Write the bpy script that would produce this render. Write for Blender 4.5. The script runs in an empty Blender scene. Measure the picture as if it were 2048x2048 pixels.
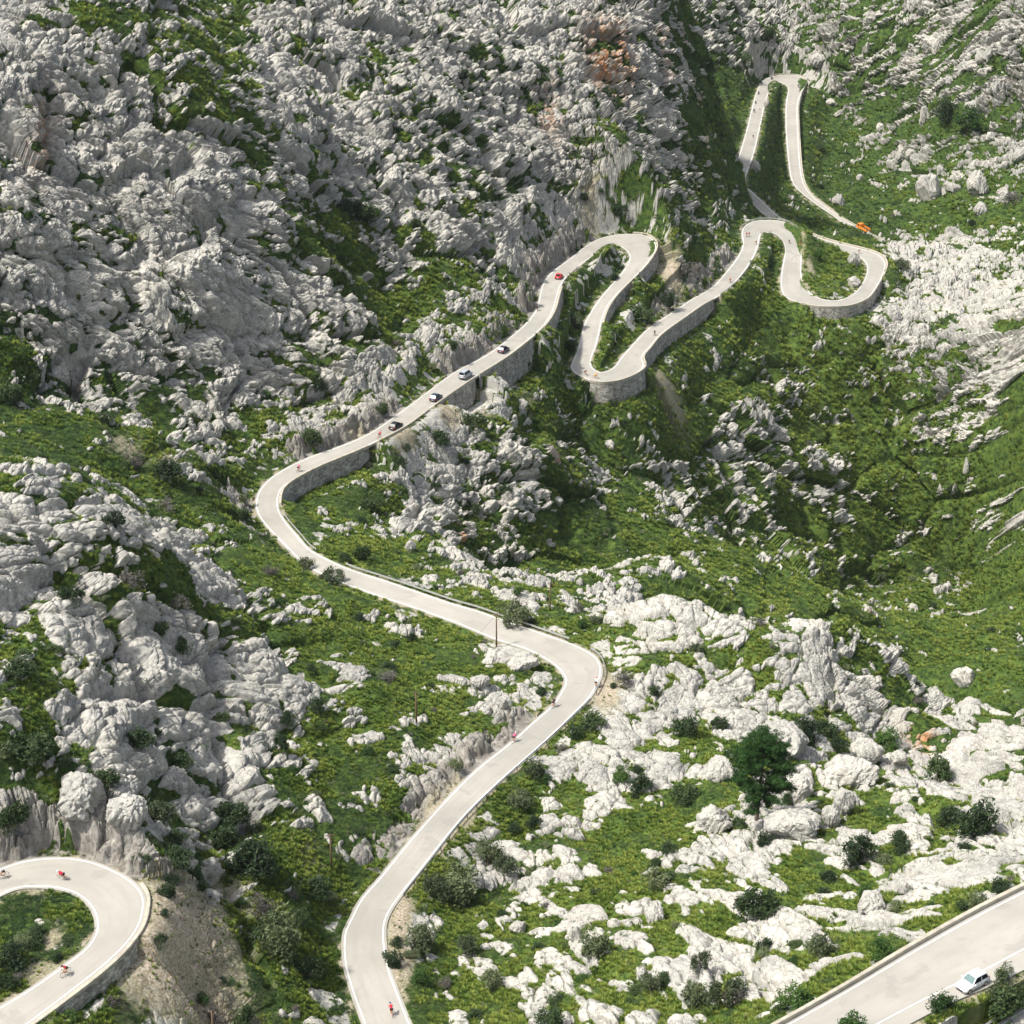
import bpy, bmesh, math, random
import numpy as np
from mathutils import Vector, Matrix
R = math.radians
SC = bpy.context.scene
COL = SC.collection
random.seed(7)
RNG = np.random.default_rng(11)

# ------------------------------------------------------------------ camera, sky, sun, exposure
FOC = 4250.0; PITCH = R(26.0); CAMZ = 300.0
cam = bpy.data.objects.new('camera', bpy.data.cameras.new('camera')); COL.objects.link(cam)
cam.location = (0, 0, CAMZ); cam.rotation_euler = (R(90)-PITCH, 0, 0)
cam.data.sensor_width = 36.0; cam.data.lens = FOC/2048*36.0
cam.data.clip_start = 1.0; cam.data.clip_end = 6000.0
SC.camera = cam
SUN_EL = R(57.0); SUN_ROT = R(-110.0)
world = bpy.data.worlds.new("World"); SC.world = world; world.use_nodes = True
wn = world.node_tree; bg = wn.nodes['Background']
sky = wn.nodes.new('ShaderNodeTexSky'); sky.sky_type = 'NISHITA'; sky.sun_disc = False
sky.sun_elevation = SUN_EL; sky.sun_rotation = SUN_ROT
sky.air_density = 1.0; sky.dust_density = 4.0; sky.ozone_density = 1.0
hs = wn.nodes.new('ShaderNodeHueSaturation'); hs.inputs['Saturation'].default_value = .55   # thin high haze pales the sky
wn.links.new(sky.outputs[0], hs.inputs['Color']); wn.links.new(hs.outputs[0], bg.inputs[0]); bg.inputs[1].default_value = 0.145
sun = bpy.data.objects.new('sun', bpy.data.lights.new('sun', 'SUN')); COL.objects.link(sun)
sun.data.energy = 4.2; sun.data.angle = R(2.5); sun.data.color = (1.0, 0.945, 0.86)
sd = Vector((math.sin(SUN_ROT)*math.cos(SUN_EL), math.cos(SUN_ROT)*math.cos(SUN_EL), math.sin(SUN_EL)))
sun.rotation_euler = sd.to_track_quat('Z', 'Y').to_euler(); sun.location = (-200, 300, 700)
SC.view_settings.view_transform = 'Standard'; SC.view_settings.look = 'None'
SC.view_settings.exposure = 0.45; SC.view_settings.gamma = 1.0
SC.cycles.max_bounces = 4; SC.cycles.diffuse_bounces = 2; SC.cycles.glossy_bounces = 2
SC.cycles.transparent_max_bounces = 4

# ------------------------------------------------------------------ noise
_p = np.random.default_rng(3).permutation(256); PERM = np.concatenate([_p, _p]).astype(np.int32)
_a = np.random.default_rng(4).random(256)*2*np.pi
GX = np.cos(_a).astype(np.float32); GY = np.sin(_a).astype(np.float32)
_r = np.random.default_rng(5)
RA, RB, RC, RD = [_r.random(256).astype(np.float32) for _ in range(4)]
def hsh(ix, iy, s=0): return PERM[PERM[(ix+s*37) & 255] + (iy & 255)]
def perlin(x, y, s=0):
    fx = np.floor(x); fy = np.floor(y); ix = fx.astype(np.int32); iy = fy.astype(np.int32)
    x = (x-fx).astype(np.float32); y = (y-fy).astype(np.float32)
    u = x*x*x*(x*(x*6-15)+10); v = y*y*y*(y*(y*6-15)+10)
    def g(dx, dy):
        h = hsh(ix+dx, iy+dy, s); return GX[h]*(x-dx)+GY[h]*(y-dy)
    a = g(0, 0); b = g(1, 0); c = g(0, 1); d = g(1, 1)
    return (a+(b-a)*u + (c+(d-c)*u-a-(b-a)*u)*v)*1.5
def fbm(x, y, o, s=0, gain=.5, lac=2.03):
    t = 0; a = 1
    for i in range(o):
        t = t+a*perlin(x, y, s+i); x = x*lac+3.1; y = y*lac+1.7; a *= gain
    return t
def worley(x, y, s=0):
    fx = np.floor(x); fy = np.floor(y); ix = fx.astype(np.int32); iy = fy.astype(np.int32)
    x = (x-fx).astype(np.float32); y = (y-fy).astype(np.float32)
    f1 = np.full(x.shape, 9, np.float32); f2 = f1.copy(); cid = np.zeros(x.shape, np.int32)
    ox = np.zeros_like(f1); oy = np.zeros_like(f1)
    for dx in (-1, 0, 1):
        for dy in (-1, 0, 1):
            h = hsh(ix+dx, iy+dy, s)
            px = dx+RA[h]-x; py = dy+RB[h]-y; d = np.sqrt(px*px+py*py)
            near = d < f1
            f2 = np.where(near, f1, np.minimum(f2, d))
            f1 = np.where(near, d, f1); cid = np.where(near, h, cid)
            ox = np.where(near, -px, ox); oy = np.where(near, -py, oy)
    return f1, f2, cid, ox, oy
def sstep(a, b, x):
    t = np.clip((x-a)/(b-a), 0, 1); return t*t*(3-2*t)

# ------------------------------------------------------------------ photo pixel -> ray (camera at the lookout)
ct, st = math.cos(PITCH), math.sin(PITCH)
def ray(u, v):
    u = np.asarray(u, float); v = np.asarray(v, float)
    a = (u-1024)/FOC; b = (1024-v)/FOC
    return np.stack([a, ct+b*st, -st+b*ct], -1)
def unp(u, v, z):      # z relative to the lookout
    d = ray(u, v); return d*(z/d[..., 2])[..., None] if np.ndim(u) else d*(z/d[2])
def toPix(x, y, z):
    f = y*ct-z*st; up = y*st+z*ct
    return 1024+FOC*x/f, 1024-FOC*up/f

# ------------------------------------------------------------------ roads: kerb pairs (left kerb, right kerb) + constant grade
MAIN=[(760,2140,865,2125),(742,2090,843,2085),(727,2048,820,2046),(703,1982,795,1982),(688,1925,776,1930),(687,1870,769,1873),(699,1842,772,1841),(722,1797,786,1813),(758,1757,812,1778),(812,1690,863,1714),(881,1611,925,1636),(953,1538,1001,1562),(1019,1487,1055,1515),(1066,1444,1105,1470),(1102,1413,1150,1426),(1122,1384,1180,1396),(1131,1363,1198,1362),(1124,1346,1203,1336),(1109,1330,1190,1312),(1084,1314,1152,1291),(1046,1296,1105,1274),(994,1280,1050,1255),(950,1262,998,1237),(912,1246,953,1221),(872,1232,903,1207),(820,1213,845,1187),(750,1190,772,1162),(680,1164,700,1139),(622,1138,650,1116),(590,1112,618,1098),(563,1084,598,1075),(541,1062,583,1058),(518,1033,566,1036),(511,1008,556,1015),(518,982,558,988),(540,957,571,970),(580,932,604,949),(625,912,650,927),(690,889,712,902),(745,864,765,877),(790,832,815,850),(845,792,866,812),(903,748,922,773),(945,726,965,744),(986,702,1010,716),(1026,670,1055,681),(1051,648,1085,655),(1073,619,1106,623),(1080,587,1115,590),(1089,561,1124,566),(1109,540,1143,545),(1145,514,1170,523),(1182,485,1198,502),(1222,471,1216,492),(1265,468,1234,491),(1298,473,1247,496),(1312,489,1257,506),(1308,507,1260,518),(1287,536,1248,540),(1258,565,1222,571),(1225,598,1198,599),(1207,630,1178,630),(1200,659,1166,655),(1193,690,1159,690),(1184,712,1148,718),(1181,727,1142,736),(1186,737,1156,750),(1196,743,1182,761),(1207,744,1210,765),(1222,739,1245,759),(1233,729,1275,745),(1240,718,1289,731),(1250,706,1283,714),(1270,684,1300,694),(1298,655,1322,668),(1348,623,1370,634),(1384,598,1408,607),(1424,576,1446,587),(1453,543,1483,551),(1476,513,1508,513),(1486,489,1517,489),(1483,467,1520,472),(1490,451,1525,467),(1510,442,1535,465),(1538,440,1545,466),(1566,443,1557,471),(1589,453,1567,484),(1602,472,1571,498),(1604,500,1569,512),(1602,535,1564,538),(1604,557,1561,568),(1611,573,1569,593),(1624,589,1592,603),(1647,599,1627,612),(1674,601,1664,614),(1697,594,1703,611),(1715,581,1735,597),(1730,558,1752,575),(1735,536,1767,547),(1728,521,1771,525),(1713,512,1757,509),(1696,507,1728,499),(1660,494,1681,488),(1625,481,1640,476),(1590,467,1605,462),(1558,450,1573,444),(1534,434,1550,427),(1507,410,1524,402),(1482,388,1504,383),(1466,368,1490,372),(1466,346,1492,350),(1478,311,1506,314),(1493,261,1518,264),(1507,203,1530,207),(1516,176,1538,183),(1527,160,1540,171),(1550,151,1549,164),(1580,150,1562,165),(1605,154,1573,171),(1612,168,1577,178),(1604,183,1575,190),(1595,210,1572,207),(1596,254,1571,254),(1600,326,1577,326),(1607,366,1584,364),(1623,391,1603,386),(1652,413,1634,410),(1681,435,1664,430),(1714,455,1700,456),(1755,478,1742,480),(1800,500,1790,504)]
LEFT=[(-150,1830,-140,1892),(-50,1758,-35,1812),(0,1738,12,1785),(36,1725,40,1776),(72,1718,66,1774),(120,1715,98,1775),(163,1719,125,1779),(203,1730,150,1787),(246,1750,170,1801),(275,1772,184,1818),(288,1794,191,1835),(288,1819,193,1855),(279,1852,188,1873),(254,1888,172,1896),(210,1931,145,1918),(145,1982,100,1950),(90,2024,54,1982),(20,2075,-5,2017),(-100,2160,-120,2095)]
RIGHT=[(1460,2110,1640,2142),(1600,2034,1775,2068),(1710,1971,1893,2006),(1819,1906,1996,1962),(1964,1824,2130,1892),(2120,1747,2290,1808)]
CORNER=[(1890,2118,1960,2125),(1960,2073,2030,2085),(2048,2018,2110,2035),(2140,1958,2200,1980)]
def cat(P, n):
    P = np.asarray(P, float); Q = np.vstack([2*P[0]-P[1], P, 2*P[-1]-P[-2]]); out = []
    for i in range(len(P)-1):
        a, b, c, d = Q[i:i+4]
        for k in range(n):
            t = k/n
            out.append(.5*((2*b)+(c-a)*t+(2*a-5*b+4*c-d)*t*t+(3*b-a-3*c+d)*t**3))
    out.append(P[-1]); return np.array(out)
def smooth_path(P, it=2):
    P = P.copy()
    for _ in range(it): P[1:-1] = .25*P[:-2]+.5*P[1:-1]+.25*P[2:]
    return P
SUB = 5
def mk_road(pairs, z0, g):
    L = []; z = z0; prev = None
    for a, b, c, d in pairs:
        m = unp((a+c)/2, (b+d)/2, z)
        if prev is not None:
            for _ in range(20):
                s = np.hypot(*(m-prev)[:2]); z = zp-g*s; m = unp((a+c)/2, (b+d)/2, z)
        L.append(np.concatenate([unp(a, b, z), unp(c, d, z)])); prev = m; zp = z
    D = smooth_path(cat(L, SUB), 3)
    A = D[:, :3].copy(); B = D[:, 3:].copy(); A[:, 2] += CAMZ; B[:, 2] += CAMZ
    return A, B
ROADS = {'main': mk_road(MAIN, -168, .072), 'left': mk_road(LEFT, -150, 0.0),
         'right': mk_road(RIGHT, -138, .02), 'corner': mk_road(CORNER, -141, .02)}
# relief beside the road: (road, first pair, last pair, side, height) height<0 wall below, >0 rock cut above
SIDES = [('main',33.3,38.5,'B',-3.6),('main',41,42.6,'B',-5.5),('main',42.8,45.2,'B',-7),('main',46,48.6,'B',-3.5),
         ('main',55,58.3,'A',-4.6),('main',58.7,61.5,'A',-2.8),('main',67.0,71.0,'B',-5.0),('main',70.4,76.5,'B',-4.2),
         ('main',92.5,97.5,'B',-3.2),('main',115.6,118.4,'A',-6.5),('main',118.4,123,'A',-2.0),
         ('right',0,5,'A',-1.6),('left',12,16,'A',-1.6),
         ('main',46.5,53,'A',5.5),('main',8,13.5,'A',1.3),('main',36.5,40.5,'A',4.0),('main',42,46,'A',4.5),
         ('left',0,8.5,'A',4.5),('main',74.5,79.5,'A',3.0),('main',30,32.5,'A',.8),('main',31.5,33.5,'A',1.6)]

# ------------------------------------------------------------------ macro relief: surveyed points (photo column, photo row, height rel. to lookout)
CP = [(450,1850,-158),(600,1950,-167),(600,1720,-166),(350,1980,-158),(200,2060,-160),(520,1500,-163),(200,1640,-146),(0,1650,-143),(-250,1600,-138),
 (400,1600,-155),(200,1350,-142),(0,1300,-136),(200,1060,-136),(0,930,-131),(-300,900,-124),(350,1100,-150),(500,1200,-164),(400,1350,-156),(650,1300,-172),(560,1400,-164),
 (700,1500,-169),(700,1230,-176),(120,900,-158),(300,930,-168),(450,965,-176),(-200,840,-155),(800,1350,-174.5),(900,1450,-174),(760,1600,-171),(930,1330,-175.5),
 (0,780,-157),(200,780,-164),(0,600,-144),(200,600,-151),(200,400,-135),(0,350,-124),(200,200,-119),(50,50,-105),(-300,300,-120),(-300,650,-148),(300,250,-126),(400,600,-157),(400,400,-140),
 (400,750,-170),(330,870,-167),(500,720,-172),(560,830,-180),(400,150,-122),(620,470,-157),(650,300,-150),(600,200,-142),(500,50,-128),(700,700,-178),(700,560,-170),(640,800,-184),(750,50,-137),
 (850,620,-184),(900,500,-177),(900,350,-166),(900,200,-155),(900,50,-143),(1000,560,-188),(1100,400,-184),(1182,440,-190),(1100,250,-171),(1100,100,-157),(1100,-60,-143),(1280,420,-190),(1250,300,-177),
 (1300,200,-177),(1250,60,-157),(1380,150,-178),(1390,260,-197),(1340,340,-196),(1370,40,-160),(500,-120,-113),(0,-120,-94),(900,-120,-130),(1350,-100,-146),
 (1440,205,-240),(1440,100,-232),(1455,10,-221),(1450,-80,-212),(1440,345,-209),(1450,400,-215),(1400,440,-211),(1380,420,-204),(1350,560,-206),(1400,520,-209),(1420,300,-206),
 (1590,100,-244),(1590,0,-228),(1800,0,-214),(2048,0,-196),(1800,110,-236),(2048,110,-216),(1700,300,-268),(1700,200,-258),(1800,300,-262),(2000,300,-246),(2300,200,-225),(1900,400,-258),(2048,430,-250),(2300,430,-240),
 (1700,410,-267),(1800,440,-266),(1545,300,-258),(1550,380,-256),(1650,440,-250),(1900,500,-241),(1830,600,-235),(2000,650,-224),(2300,600,-205),(1900,760,-239),(2048,800,-232),(2300,850,-225),(1800,-120,-200),(2300,-100,-175),
 (1650,700,-235),(1650,850,-249),(1650,1000,-262),(1650,1110,-269),(1850,950,-262),(2000,1000,-262),(2300,1100,-255),(2000,1250,-262),(1870,1300,-262),(1700,1180,-272),
 (1500,800,-234),(1500,950,-245),(1500,1080,-250),(1450,700,-223),(1350,720,-222),(1500,640,-225),(1540,540,-221),(1400,900,-234),(1350,1000,-231),(1300,850,-221),(1300,1000,-226),(1300,1090,-228),
 (1200,900,-219),(1200,1000,-222),(1200,800,-212),(1100,1050,-215),(1100,950,-210),(1050,880,-199),(1000,900,-198),(950,850,-194),(980,1130,-212),(930,1120,-203),(1040,1000,-205),(860,1000,-196),(1060,1120,-215),
 (750,1000,-190),(650,1050,-184),(850,1080,-192),(900,1150,-189),(800,1100,-186),(800,920,-193),(1100,780,-206),(1050,800,-200),(1000,780,-196),(1140,850,-211),
 (1120,1180,-190),(1180,1150,-200),(1280,1140,-205),(1250,1220,-178),(1330,1200,-171),(1200,1290,-177),(1450,1250,-180),(1450,1170,-215),(1600,1280,-184),(1700,1225,-176),(1790,1290,-182),(1900,1420,-190),(1600,1180,-240),
 (1300,1400,-176),(1500,1400,-177),(1700,1380,-178),(1850,1500,-186),(2048,1400,-178),(2300,1350,-170),(2048,1560,-176),(2048,1330,-225),(1500,1550,-172),(1700,1560,-172),(1200,1560,-174),(1100,1600,-175),(1000,1700,-175),(1300,1700,-170),
 (1500,1750,-165),(1750,1750,-160),(1900,1700,-158),(2048,1680,-154),(2300,1550,-150),(1300,1900,-163),(1500,1900,-158),(1000,1900,-171),(1100,2040,-162),(1350,2060,-152),(900,1800,-174),(850,2000,-171),(1900,1800,-146),(1750,1890,-147),(1600,1970,-148),
 (1900,2000,-139.5),(1980,1990,-140.5),(1800,2060,-139.5),(2300,1850,-136),(1500,2150,-143),(600,2120,-165),(1000,2150,-166),(-200,2050,-152),(60,1860,-150),(-250,1850,-149),
 (1180,570,-201),(1110,660,-200),(1210,700,-205.5),(1230,660,-207),(1280,600,-207),(1660,540,-226),(1650,470,-232),(1530,480,-219)]
CP = np.array([(u, v, z) for u, v, z in CP], float)
PW = unp(CP[:, 0], CP[:, 1], CP[:, 2]); PW[:, 2] += CAMZ
EXTRA = np.array([(-420,1450,170),(0,1500,150),(420,1450,180),(-350,900,225),(-250,700,205),(-200,400,180),(-230,520,190),(-180,280,172),(-330,500,180),(350,1150,160),(60,350,80),(110,400,45),(150,430,40),(180,380,50)], float)
ctr = [PW, EXTRA]
for k, (A, B) in ROADS.items():
    M = .5*(A+B); ctr.append(M[::SUB*2] if k == 'main' else M[::SUB])
ctr = np.vstack(ctr)
keep = []
for p in ctr:
    if all((p[0]-q[0])**2+(p[1]-q[1])**2 > 9 for q in keep): keep.append(p)
ctr = np.array(keep)
def tps_k(d2): return .5*d2*np.log(d2+1e-9)
SX = 100.0
P2 = ctr[:, :2]/SX; n = len(P2)
K = tps_k(((P2[:, None]-P2[None])**2).sum(-1))+np.eye(n)*2e-4
Pm = np.hstack([np.ones((n, 1)), P2])
Mx = np.zeros((n+3, n+3)); Mx[:n, :n] = K; Mx[:n, n:] = Pm; Mx[n:, :n] = Pm.T
wts = np.linalg.solve(Mx, np.concatenate([ctr[:, 2], [0, 0, 0]]))
GXO, GYO, GS = -520.0, 90.0, 2.5
nx, ny = int(1040/GS)+1, int(1500/GS)+1
gx = GXO+np.arange(nx)*GS; gy = GYO+np.arange(ny)*GS
BASE = np.zeros((ny, nx), np.float32)
for j in range(0, ny, 8):
    yy, xx = np.meshgrid(gy[j:j+8]/SX, gx/SX, indexing='ij')
    d2 = (xx.ravel()[:, None]-P2[:, 0])**2+(yy.ravel()[:, None]-P2[:, 1])**2
    BASE[j:j+8] = (tps_k(d2)@wts[:n]+wts[n]+wts[n+1]*xx.ravel()+wts[n+2]*yy.ravel()).reshape(xx.shape)
BASE = np.clip(BASE, 15, 330)
def bil(G, x, y, gs=GS):
    fx = np.clip((x-GXO)/gs, 0, G.shape[1]-1.001); fy = np.clip((y-GYO)/gs, 0, G.shape[0]-1.001)
    ix = fx.astype(int); iy = fy.astype(int); a = fx-ix; b = fy-iy
    return (G[iy, ix]*(1-a)+G[iy, ix+1]*a)*(1-b)+(G[iy+1, ix]*(1-a)+G[iy+1, ix+1]*a)*b
def march(u, v, hfun, n=900, r0=140, r1=1500):
    u = np.atleast_1d(u); v = np.atleast_1d(v); d = ray(u, v); d = d/d[:, 1:2]
    ys = r0*(r1/r0)**(np.arange(n)/(n-1.0))
    X = d[:, :1]*ys; Y = np.broadcast_to(ys, X.shape); Z = CAMZ+d[:, 2:3]*ys
    H = hfun(X.ravel(), Y.ravel()).reshape(X.shape)
    hit = H >= Z; k = np.where(hit.any(1), hit.argmax(1), n-1); i = np.arange(len(u)); k0 = np.maximum(k-1, 0)
    g0 = Z[i, k0]-H[i, k0]; g1 = H[i, k]-Z[i, k]; t = np.where(hit[i, k], g0/np.maximum(g0+g1, 1e-6), 1.0)
    y = ys[k0]+(ys[k]-ys[k0])*t
    return np.stack([d[:, 0]*y, y, CAMZ+d[:, 2]*y], -1)
base_h = lambda x, y: bil(BASE, x, y)

# ------------------------------------------------------------------ land cover survey: share of bare rock, tone of the green
ROCK = """88632455757776777777645665455657 88852123577667677777724664546576 78777314887776766766721105333556 76788846878745567767711002324255 88788884777676568856521002243335 87689988356776366763542001234453 88689998633567566555433102111212 87789998742465676546323311024454 77869999882223466734422412128877 77777999885114662334321102387788 37776888756635522233321001257688 25863788837884632232121122335478 25632487436737753452104533235465 12255464358868775211116632222234 42133577231348883253645545211122 77553421221238774323563215111111 77687652222347661122242222232121 87587675322235641112222222234332 77576556432333355577422222223421 68676577443343357688566558821111 77787777853345567779754779961211 77998788875334467668986877892112 48998878886344467556888887999567 46888888785344455567856876867776 48868877644335566575664477567687 48898574333334467744456488545564 45888663224355675446488644578566 33335866434644578997766555667744 11225644225644256556642785546456 33224642125633244465542766655545 34324443336334457666666786762222 33344542335323355456458776424222""".split()
TONE = """56544444 45554445 34665565 45555676 55665666 55666765 44556667 55567777""".split()
RM = np.array([[int(c) for c in r] for r in ROCK], float)/9
TM = np.array([[int(c) for c in r] for r in TONE], float)/9
def plan_map(M, step):
    h, w = M.shape
    uu, vv = np.meshgrid((np.arange(w)+.5)*2048/w, (np.arange(h)+.5)*2048/h)
    P = march(uu.ravel(), vv.ravel(), base_h, 500)
    val = M.ravel(); out = np.zeros(BASE[::4, ::4].shape, np.float32)
    X, Y = gx[::4], gy[::4]
    for j, y in enumerate(Y):
        px, py = P[:, 0], P[:, 1]
        d2 = ((X[:, None]-px)/(py*.011))**2+((y-py)/(py*.03))**2
        wt = 1/(d2*(step)+.04)**2.2
        out[j] = (wt*val).sum(1)/wt.sum(1)
    return out
RMAP = plan_map(RM, 1.0); TMAP = plan_map(TM, .06)
bil4 = lambda G, x, y: bil(G, x, y, GS*4)
# patches given as photo ellipses, stored in plan: (u, v, radius m across, radius m in depth)
def plan_patch(L):
    P = march([l[0] for l in L], [l[1] for l in L], base_h)
    return [(p[0], p[1], l[2], l[3], l[4]) for p, l in zip(P, L)]
SOIL = plan_patch([(380,1880,8,14,1),(330,1990,9,9,1),(430,2010,8,8,.8),(90,1950,5,7,.6),(60,1785,4,2.5,.6),(100,1880,3,4,.6),(1210,1385,4,10,1),(1340,530,5,12,1),(1330,800,7,10,.8),(720,890,5,9,.8),(800,905,6,8,.8),
  (250,890,5,7,.6),(340,920,5,8,.5),(880,1640,4,12,1),(920,1600,4,10,1),(800,1850,2.5,10,1),(800,1940,2.5,8,1),(1180,405,6,12,.7),(980,330,5,14,.4),(1000,345,4,10,.4),(1130,940,6,10,.4),(1070,1400,3,8,.5),(900,840,5,9,.8),(960,815,5,6,.7),(1620,160,4,9,.7),(1620,545,2,9,.8),(1850,2010,3,3,.9),(1960,1975,5,3,.9),(470,1760,5,8,.6),(620,1720,3,6,.4),(1060,800,3,5,.5)])
ORNG = plan_patch([(1205,130,6,14,1),(1240,115,4,10,.9),(1400,225,3,14,.8),(1330,100,2,10,.5),(1100,950,2.2,8,1),(920,1075,1.6,6,1),(90,260,2.5,10,.6),(1740,1245,1.5,4,.9),(1850,1470,2,5,.9),(1100,210,4,10,.5),(1360,10,3,10,.6)])
def patch(L, x, y):
    t = np.zeros(x.shape, np.float32)
    for a, b, rx, ry, s in L:
        m = (abs(x-a) < rx*2) & (abs(y-b) < ry*2)
        if m.any():
            t[m] = np.maximum(t[m], s*np.exp(-(((x[m]-a)/rx)**2+((y[m]-b)/ry)**2)*1.2))
    return t

# ------------------------------------------------------------------ distance to the roads
SEG = []
for k, (A, B) in ROADS.items():
    M = .5*(A+B); H = .5*np.hypot(*(A-B)[:, :2].T)
    for i in range(len(M)-1):
        t = i/SUB; hs = {'A': 0.0, 'B': 0.0}
        for rk, a, b, sd_, hh in SIDES:
            if rk == k and a <= t <= b:
                hs[sd_] = hh*float(sstep(0, .6, min(t-a, b-t)+.12))
        left = M[i+1]-M[i]; sA = A[i]-M[i]
        sg = 1.0 if left[0]*sA[1]-left[1]*sA[0] > 0 else -1.0
        nrm = abs(left[0]*sA[1]-left[1]*sA[0])/max(np.hypot(*left[:2]), 1e-6)
        SEG.append((M[i], M[i+1], min(H[i], max(nrm, 2.2)+.15), min(H[i+1], max(nrm, 2.2)+.15), sg, hs['A'], hs['B']))
def road_field(x, y):
    E = np.full(x.shape, 99., np.float32); Z = np.zeros(x.shape, np.float32); S = np.zeros(x.shape, np.float32)
    order = np.argsort(y, kind='stable'); ysrt = y[order]
    for P, Q, h0, h1, sg, ha, hb in SEG:
        lo = np.searchsorted(ysrt, min(P[1], Q[1])-22); hi = np.searchsorted(ysrt, max(P[1], Q[1])+22)
        idx = order[lo:hi]; xx = x[idx]; k = (xx > min(P[0], Q[0])-22) & (xx < max(P[0], Q[0])+22); idx = idx[k]
        if not len(idx): continue
        xx = x[idx]; yy = y[idx]; dx, dy = Q[0]-P[0], Q[1]-P[1]; L2 = dx*dx+dy*dy+1e-9
        t = np.clip(((xx-P[0])*dx+(yy-P[1])*dy)/L2, 0, 1)
        cx = P[0]+dx*t-xx; cy = P[1]+dy*t-yy
        e = np.hypot(cx, cy)-(h0+(h1-h0)*t)
        side = np.where((dx*(yy-P[1])-dy*(xx-P[0]))*sg > 0, ha, hb)
        b = e < E[idx]; ib = idx[b]
        E[ib] = e[b]; Z[ib] = (P[2]+(Q[2]-P[2])*t)[b]; S[ib] = side[b]
    return E, Z, S

# ------------------------------------------------------------------ the ground function
def ground(x, y, full=False):
    x = np.asarray(x, float); y = np.asarray(y, float)
    zb = bil(BASE, x, y)
    D = bil4(RMAP, x, y); T = bil4(TMAP, x, y)
    slope = np.hypot(bil(BASE, x+4, y)-bil(BASE, x-4, y), bil(BASE, x, y+4)-bil(BASE, x, y-4))/8
    soil = patch(SOIL, x, y); orng = patch(ORNG, x, y)
    E, ZR, S = road_field(x, y)
    far = np.clip(y/500, .6, 1.7)
    X0, Y0 = x, y
    x = x-.3*(zb-100); y = y+.95*(zb-100)   # follow the face on steep ground
    # warped coordinates, beds dipping to the right
    ang = R(-38); cx = x*math.cos(ang)-y*math.sin(ang); cy = x*math.sin(ang)+y*math.cos(ang)
    w1 = perlin(x/17, y/17, 21); w2 = perlin(x/17+9, y/17+5, 22); w3 = perlin(x/4.1, y/4.1, 23)
    ax = cx+3.2*w1+.6*w3; ay = cy+3.2*w2-.6*w3
    f1, f2, c1, ox, oy = worley(ax/5.2, ay/6.8, 1); d1 = f2-f1
    g1, g2, c2, px, py = worley(ax/2.1+.5*w1, ay/2.7, 2); d2 = g2-g1
    k1, k2, c3, qx, qy = worley(ax/.85, ay/1.0, 3); d3 = k2-k1
    nr = sstep(420, 280, Y0)
    nn = (.44+.16*nr)*fbm(x/15, y/16, 2, 31)+(.50-.08*nr)*fbm(x/4.5, y/4.6, 3, 35)+(.30-.16*nr)*perlin(x/1.25, y/1.3, 39)
    nn = nn+.16*(RC[c1]-.5)+.22*(RC[c2]-.5)-.34*np.exp(-(d1/.11)**2)-.12*np.exp(-(d2/.09)**2)+.22*(.3-f1*f1)+.10*(.3-g1*g1)-.05*nr
    q = nn*.95+(D-.525)*1.25+.12*np.clip(slope-.55, -.3, .6)
    q = np.where((S > .5) & (E < 5), q+.5*sstep(.1, .7, E), q)
    q = np.where((E < 1.3) & (S < .5), q-.4, q)
    rock = sstep(-.055, .075, q)
    soilm = soil*sstep(-.25, .3, soil*1.6-.55+.5*fbm(x/3.0, y/3.5, 3, 41))
    soilm = np.maximum(soilm, .75*sstep(1.6, .4, E)*sstep(-.35, .4, perlin(x/2.3, y/2.3, 44)))*(1-.0*rock)
    rock = rock*(1-.85*soilm*(soil > .1))
    # relief
    big = 3.0*fbm(x/48, y/60, 2, 51)*np.clip(slope*1.3, .25, 1.2)+1.3*fbm(x/19, y/23, 2, 55)
    b1, b2, c4, rx, ry = worley(ax/15, ay/24, 4); d4 = b2-b1
    big = big+np.clip(slope*1.5-.4, 0, 1.2)*(4.5*(RD[c4]-.5)+3.2*((RA[c4]-.5)*rx+(RB[c4]-.5)*ry)*2-3.0*np.exp(-(d4/.16)**2))
    lift = sstep(-.1, .45, q)
    steep = .75+.8*np.clip(slope-.3, 0, .8)
    blocks = ((RD[c1]-.35)*1.5+((RA[c1]-.5)*ox+(RB[c1]-.5)*oy)*2.6-.95*np.exp(-(d1/.13)**2)
              + .62*((RD[c2]-.4)*1.1+((RB[c2]-.5)*px+(RA[c2]-.5)*py)*1.9-.75*np.exp(-(d2/.13)**2))
              + .32*((RD[c3]-.4)*1.2+((RB[c3]-.5)*qx+(RC[c3]-.5)*qy)*1.6-.8*np.exp(-(d3/.16)**2)))
    blocks = blocks*.72+1.9*(.40-f1*f1)+1.15*(.40-g1*g1)+.38*(.40-k1*k1)-.5*np.exp(-(d1/.07)**2)-.35*np.exp(-(d2/.07)**2)
    fl = np.abs(perlin(ax/1.5, ay/3.4, 63)); blocks = blocks-.42*np.exp(-(fl/.10)**2)*sstep(.1, .6, perlin(x/9, y/9, 64)+.35)
    sm = sstep(.55, 1.05, slope); h1, h2, c6, tx, ty = worley(ax/3.3+.3*w3, ay/12, 6); d6 = h2-h1
    blocks = blocks*(1-.45*sm)+sm*(3.0*(.42-h1*h1)+1.2*(RD[c6]-.5)-1.3*np.exp(-(d6/.12)**2)-.75*np.exp(-(perlin(ax/.95, ay/8, 84)/.15)**2)-.3*np.exp(-(perlin(ax/.5, ay/5, 85)/.2)**2)+.3)
    rdg = 1-abs(fbm(x/7.5+w1*.6, y/11, 3, 61))*2
    rz = lift*(.55+.55*rdg)*(1+.5*nr)+rock*blocks*.85
    vz = .28*fbm(x/2.2, y/2.8, 3, 65)+.5*fbm(x/7, y/8, 2, 68)
    big = big*sstep(1, 20, E)
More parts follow.
